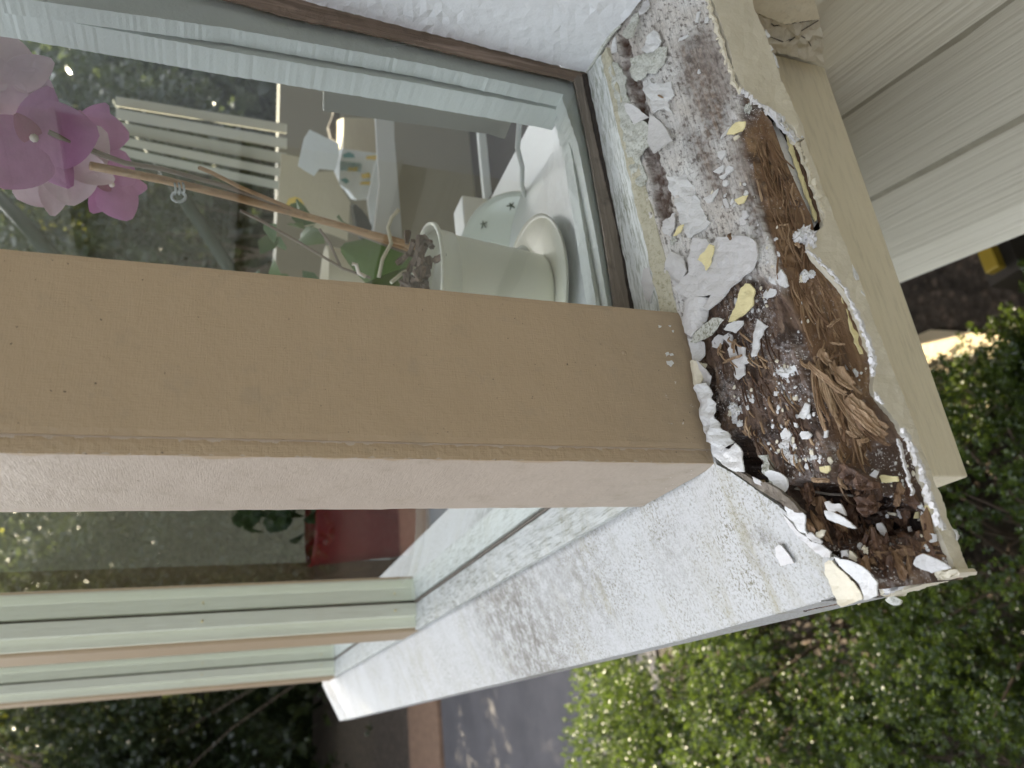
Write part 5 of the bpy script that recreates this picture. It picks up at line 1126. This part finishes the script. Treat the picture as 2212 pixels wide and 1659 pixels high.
mesh('foliage',v,f_,M['leaf_in'],rpn,attr={'tint':ti})
hp2=empty('small_houseplant',tuple(at((620,560),.8)),'small green plant in a tan pot low behind the orchid stake','plant')
cc=at((620,580),.85)+r1.normal(size=(16,3))*[.05,.05,.02]; v,f_,ti=leaves(cc,r1.normal(size=(16,3)),r1.uniform(.02,.04,16),r1.uniform(.015,.03,16),r1); mesh('foliage',v,f_,M['leaf_in'],hp2,attr={'tint':ti})
c=at((640,610),.9); MB().lathe(c-[0,0,.12],[(.03,0),(.045,.09),(.04,.09),(0,.08)],24).build('pot',M['kraft'],hp2,True)

# ================================================================= VEGETATION
M['box_leaf']=leaf_mat('glossy_shrub_leaf',(.007,.019,.006),(.12,.17,.024),.36,.28)
M['far_leaf']=leaf_mat('dark_hedge_leaf',(.012,.023,.010),(.065,.082,.028),.3,.35)
M['sun_leaf']=leaf_mat('yellow_green_tree_leaf',(.10,.12,.02),(.42,.40,.06),.3,.5)
M['twig']=plain('brown_twig',(.13,.095,.07),.8)
def shrub(c,rx,ry,rz,ns,label,seed,group='glossy shrubs below the bay',leafL=(.013,.021),mat='box_leaf',per=9,name='leafy_shrub',inner=.25,tone=1.0,twigs=26):
    r_=np.random.default_rng(seed); rr=random.Random(seed)
    d=r_.normal(size=(ns,3)); d[:,2]=np.abs(d[:,2])*.9-.15; d/=np.linalg.norm(d,axis=1)[:,None]
    k=np.array([1+.28*noise.fractal(Vector(q)*2.6+Vector((seed,0,0)),.9,2,3) for q in d])
    gap=np.array([noise.noise(Vector(q)*4.5+Vector((seed*2.,0,0))) for q in d])
    rad=k*(1-inner*r_.random(ns)**1.6)
    keep=gap>(-.12 if mat=='box_leaf' else -.28); d=d[keep];rad=rad[keep];n=len(d)
    P=np.array(c)+d*rad[:,None]*[rx,ry,rz]
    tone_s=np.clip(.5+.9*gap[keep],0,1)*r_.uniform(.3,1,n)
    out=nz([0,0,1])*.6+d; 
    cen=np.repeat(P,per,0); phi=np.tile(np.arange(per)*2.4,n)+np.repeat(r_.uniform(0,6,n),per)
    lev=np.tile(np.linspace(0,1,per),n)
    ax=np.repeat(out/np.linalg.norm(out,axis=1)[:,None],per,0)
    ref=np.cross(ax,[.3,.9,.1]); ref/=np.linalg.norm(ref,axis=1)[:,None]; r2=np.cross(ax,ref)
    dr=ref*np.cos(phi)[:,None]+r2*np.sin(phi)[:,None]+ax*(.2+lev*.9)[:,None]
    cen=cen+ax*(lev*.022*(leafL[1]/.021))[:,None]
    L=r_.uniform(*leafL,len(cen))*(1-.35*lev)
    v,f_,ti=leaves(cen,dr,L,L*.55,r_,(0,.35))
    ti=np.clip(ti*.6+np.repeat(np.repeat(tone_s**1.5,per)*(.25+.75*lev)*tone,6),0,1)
    e=empty(name,(c[0],c[1],GZ),label,'shrub' if name!='tree' else 'tree',group)
    mesh('foliage',v,f_,M[mat],e,attr={'tint':ti})
    mb=MB()
    for i in range(twigs):
        a=P[rr.randrange(n)]; b=np.array([c[0]+rr.gauss(0,rx*.15),c[1]+rr.gauss(0,ry*.15),max(GZ,c[2]-rz*.9)]); m=(a+b)/2+np.array([rr.gauss(0,.04),rr.gauss(0,.04),.04])
        mb.tube([b,m,a+(a-m)*.02],[.007,.005,.002],5)
    mb.build('branches',M['twig'],e)
    return e
SH=[(.10,.95,-1.62,.52,.48,.46,'nearest bright green shrub under the corner of the sill',1,1),(.44,.62,-1.70,.30,.28,.30,'shrub in front of the sunlit patch by the house',2,1),
(-.46,1.12,-1.60,.54,.48,.44,'shrub at the lower right of the picture with a bare twiggy gap',3,1),(.14,1.72,-1.57,.58,.50,.46,'dark shrub in the middle of the row below the white sill',4,.9),
(-.50,1.95,-1.57,.58,.50,.46,'shrub at the bottom edge, left of the bare twiggy gap',5,1),(.15,2.48,-1.52,.58,.48,.42,'sunlit yellow green shrub at the edge of the driveway, near the sill',6,1.6),
(-.52,2.72,-1.54,.58,.48,.42,'sunlit yellow green shrub at the bottom edge beside the driveway',7,1.6),(.55,1.55,-1.72,.30,.34,.30,'shrub half hidden behind the apron board',8,1)]
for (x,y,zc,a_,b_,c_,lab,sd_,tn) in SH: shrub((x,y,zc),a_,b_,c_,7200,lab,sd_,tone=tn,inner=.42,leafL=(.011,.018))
def mass(c,rx,ry,rz,ns,label,seed,mat='far_leaf',L=(.06,.11),tone=.8,name='tree'):
    return shrub(c,rx,ry,rz,ns,label,seed,'trees and hedges around the yard',L,mat,6,name,.5,tone,18)
mass((-1.4,10.4,-.3),1.6,1.0,2.8,5200,'dark hedge beyond the brown verge, right of the shaded gap',21)
mass((1.3,10.8,.2),1.8,1.0,2.7,3600,'tall dark hedge seen just past the far post',22)
mass((-3.6,10.0,.8),2.0,1.4,3.0,3600,'dark evergreen tree left of the hedge with glinting leaves',23)
mass((-1.0,12.2,3.6),3.0,1.4,2.4,3600,'high tree crown with bright yellow backlit leaves',24,'sun_leaf',tone=1.0)
mass((4.8,11.0,1.5),1.6,1.5,3.5,1800,'tall tree behind the far end of the house',25)
mass((-6.8,6.5,.4),1.6,3.2,2.5,3600,'broad tree along the left side of the yard',26)
mass((-7.3,1.0,.0),1.4,3.0,1.9,2600,'broad tree opposite the bay front',27)
mass((-3.0,-4.8,.6),2.6,1.4,3.0,3400,'tree behind the photographer reflected in the side pane',28)
mass((.2,-5.0,1.2),1.6,1.2,2.8,2400,'yellow green tree behind the photographer, glinting in the side pane',29,'sun_leaf')
mass((-5.8,-2.4,.0),1.4,2.2,1.9,1800,'dark tree off to the left behind the photographer',30)
mass((4.0,5.6,.6),1.2,1.2,2.0,3200,'dark bushy tree seen through the room and out of its far opening',32)
mass((4.6,7.4,2.0),1.4,1.2,1.6,2600,'yellow green tree glinting beyond the far opening of the room',33,'sun_leaf')
mass((1.9,8.6,4.2),1.5,.8,.60,2600,'unseen tree crown added to shade the near shrubs beyond the house',31)  # out-of-view crown, placed only to cast shade on the shrubs
mass((.9,9.7,.8),1.5,.7,2.0,2600,'dark rounded bush added to keep sun off the driveway',35)  # put in to block the sun from the driveway
mass((-.1,8.9,2.2),.7,.35,.6,1500,'clump of golden sunlit leaves just past the far post',34,'sun_leaf')
# far-off wood all round the yard: too many trees to count
rw=np.random.default_rng(77); nW=52000
th=rw.uniform(0,2*math.pi,nW); rad=rw.uniform(14,17.5,nW); hh=rw.random(nW)**.9
topz=np.array([(1-.25*max(0,-math.sin(t))-.3*max(0,-math.cos(t)))*4.9+1.8*noise.noise(Vector((math.cos(t)*3,math.sin(t)*3,1)))+1.3*noise.noise(Vector((math.cos(t)*14,math.sin(t)*14,2))) for t in th])
PW=np.stack([np.cos(th)*rad,np.sin(th)*rad,GZ+(topz-GZ)*hh],1)
tw=np.array([noise.noise(Vector(q)*.8)+.5*noise.noise(Vector(q)*2.5) for q in PW])
kp=tw>-.35; PW=PW[kp]; tw=tw[kp]
v,f_,ti=leaves(PW,rw.normal(size=PW.shape),rw.uniform(.18,.42,len(PW)),rw.uniform(.12,.26,len(PW)),rw)
ti=np.clip(ti*.4+np.repeat(np.clip(tw,0,1),6),0,1)
o=mesh('woods',v,f_,M['far_leaf'],attr={'tint':ti}); tag(o,'dark leafy wood closing in the yard on all sides behind the nearer trees','woods',kind='stuff')
M['hill']=plain('dark_wooded_bank',(.018,.026,.010),.95,.1,.5,2,0)
V=[];Fs=[]
for k in range(96):
    t=2*math.pi*k/96; c_,s2=math.cos(t),math.sin(t); tz=4.4+1.6*max(0,s2)-1.5*max(0,-s2)-1.5*max(0,-c_)+1.2*noise.noise(Vector((c_*3,s2*3,1)))
    V+=[(c_*17.6,s2*17.6,GZ-.2),(c_*18.6,s2*18.6,tz),(c_*24,s2*24,tz+.5)]
for k in range(96):
    a=k*3;b=((k+1)%96)*3; Fs+=[(a,b,b+1,a+1),(a+1,b+1,b+2,a+2)]
o=mesh('hill',V,Fs,M['hill']); tag(o,kind='structure')
# red and yellow bag lying under the house
M['bagy']=plain('yellow_plastic',(.35,.24,.03),.4); M['bagr']=plain('red_plastic',(.45,.03,.03),.4)
bg0=on((2130,545),2,-1.6); e=empty('toy_truck',tuple(bg0),'small blurred yellow and red toy on the ground under the siding','toy')
MB().box(bg0[0]-.055,bg0[0]+.012,bg0[1]-.02,bg0[1]+.02,-1.625,-1.595).build('body',M['bagy'],e,bevel=.004); MB().box(bg0[0]+.015,bg0[0]+.04,bg0[1]-.02,bg0[1]+.02,-1.63,-1.588).build('cab',M['bagr'],e,bevel=.004)
MB().tube([(bg0[0]+.027,bg0[1]-.026,-1.625),(bg0[0]+.027,bg0[1]+.026,-1.625)],.012,16).build('wheel',M['paper'],e)
MB().box(bg0[0]-.07,bg0[0]+.07,bg0[1]-.04,bg0[1]+.05,-1.9,-1.642).build('crate_base',M['under'],e)
# pale pad: the sunlit patch of ground put into its colour
M['sun_pad']=plain('pale_sun_pad',(.62,.52,.36),.9,.2,.2,6,.4,50,.01)
pp=[on(q,2,GZ+.02) for q in [(1940,900),(1955,735),(2010,712),(2080,716),(2180,728),(2215,800),(2120,900),(2020,980)]]
n8=len(pp); o=MB().add([tuple(q) for q in pp]+[(q[0],q[1],GZ-.02) for q in pp],[tuple(range(n8))]+[(k,(k+1)%n8,(k+1)%n8+n8,k+n8) for k in range(n8)]).build('sunlit_pad',M['sun_pad']); tag(o,kind='structure')
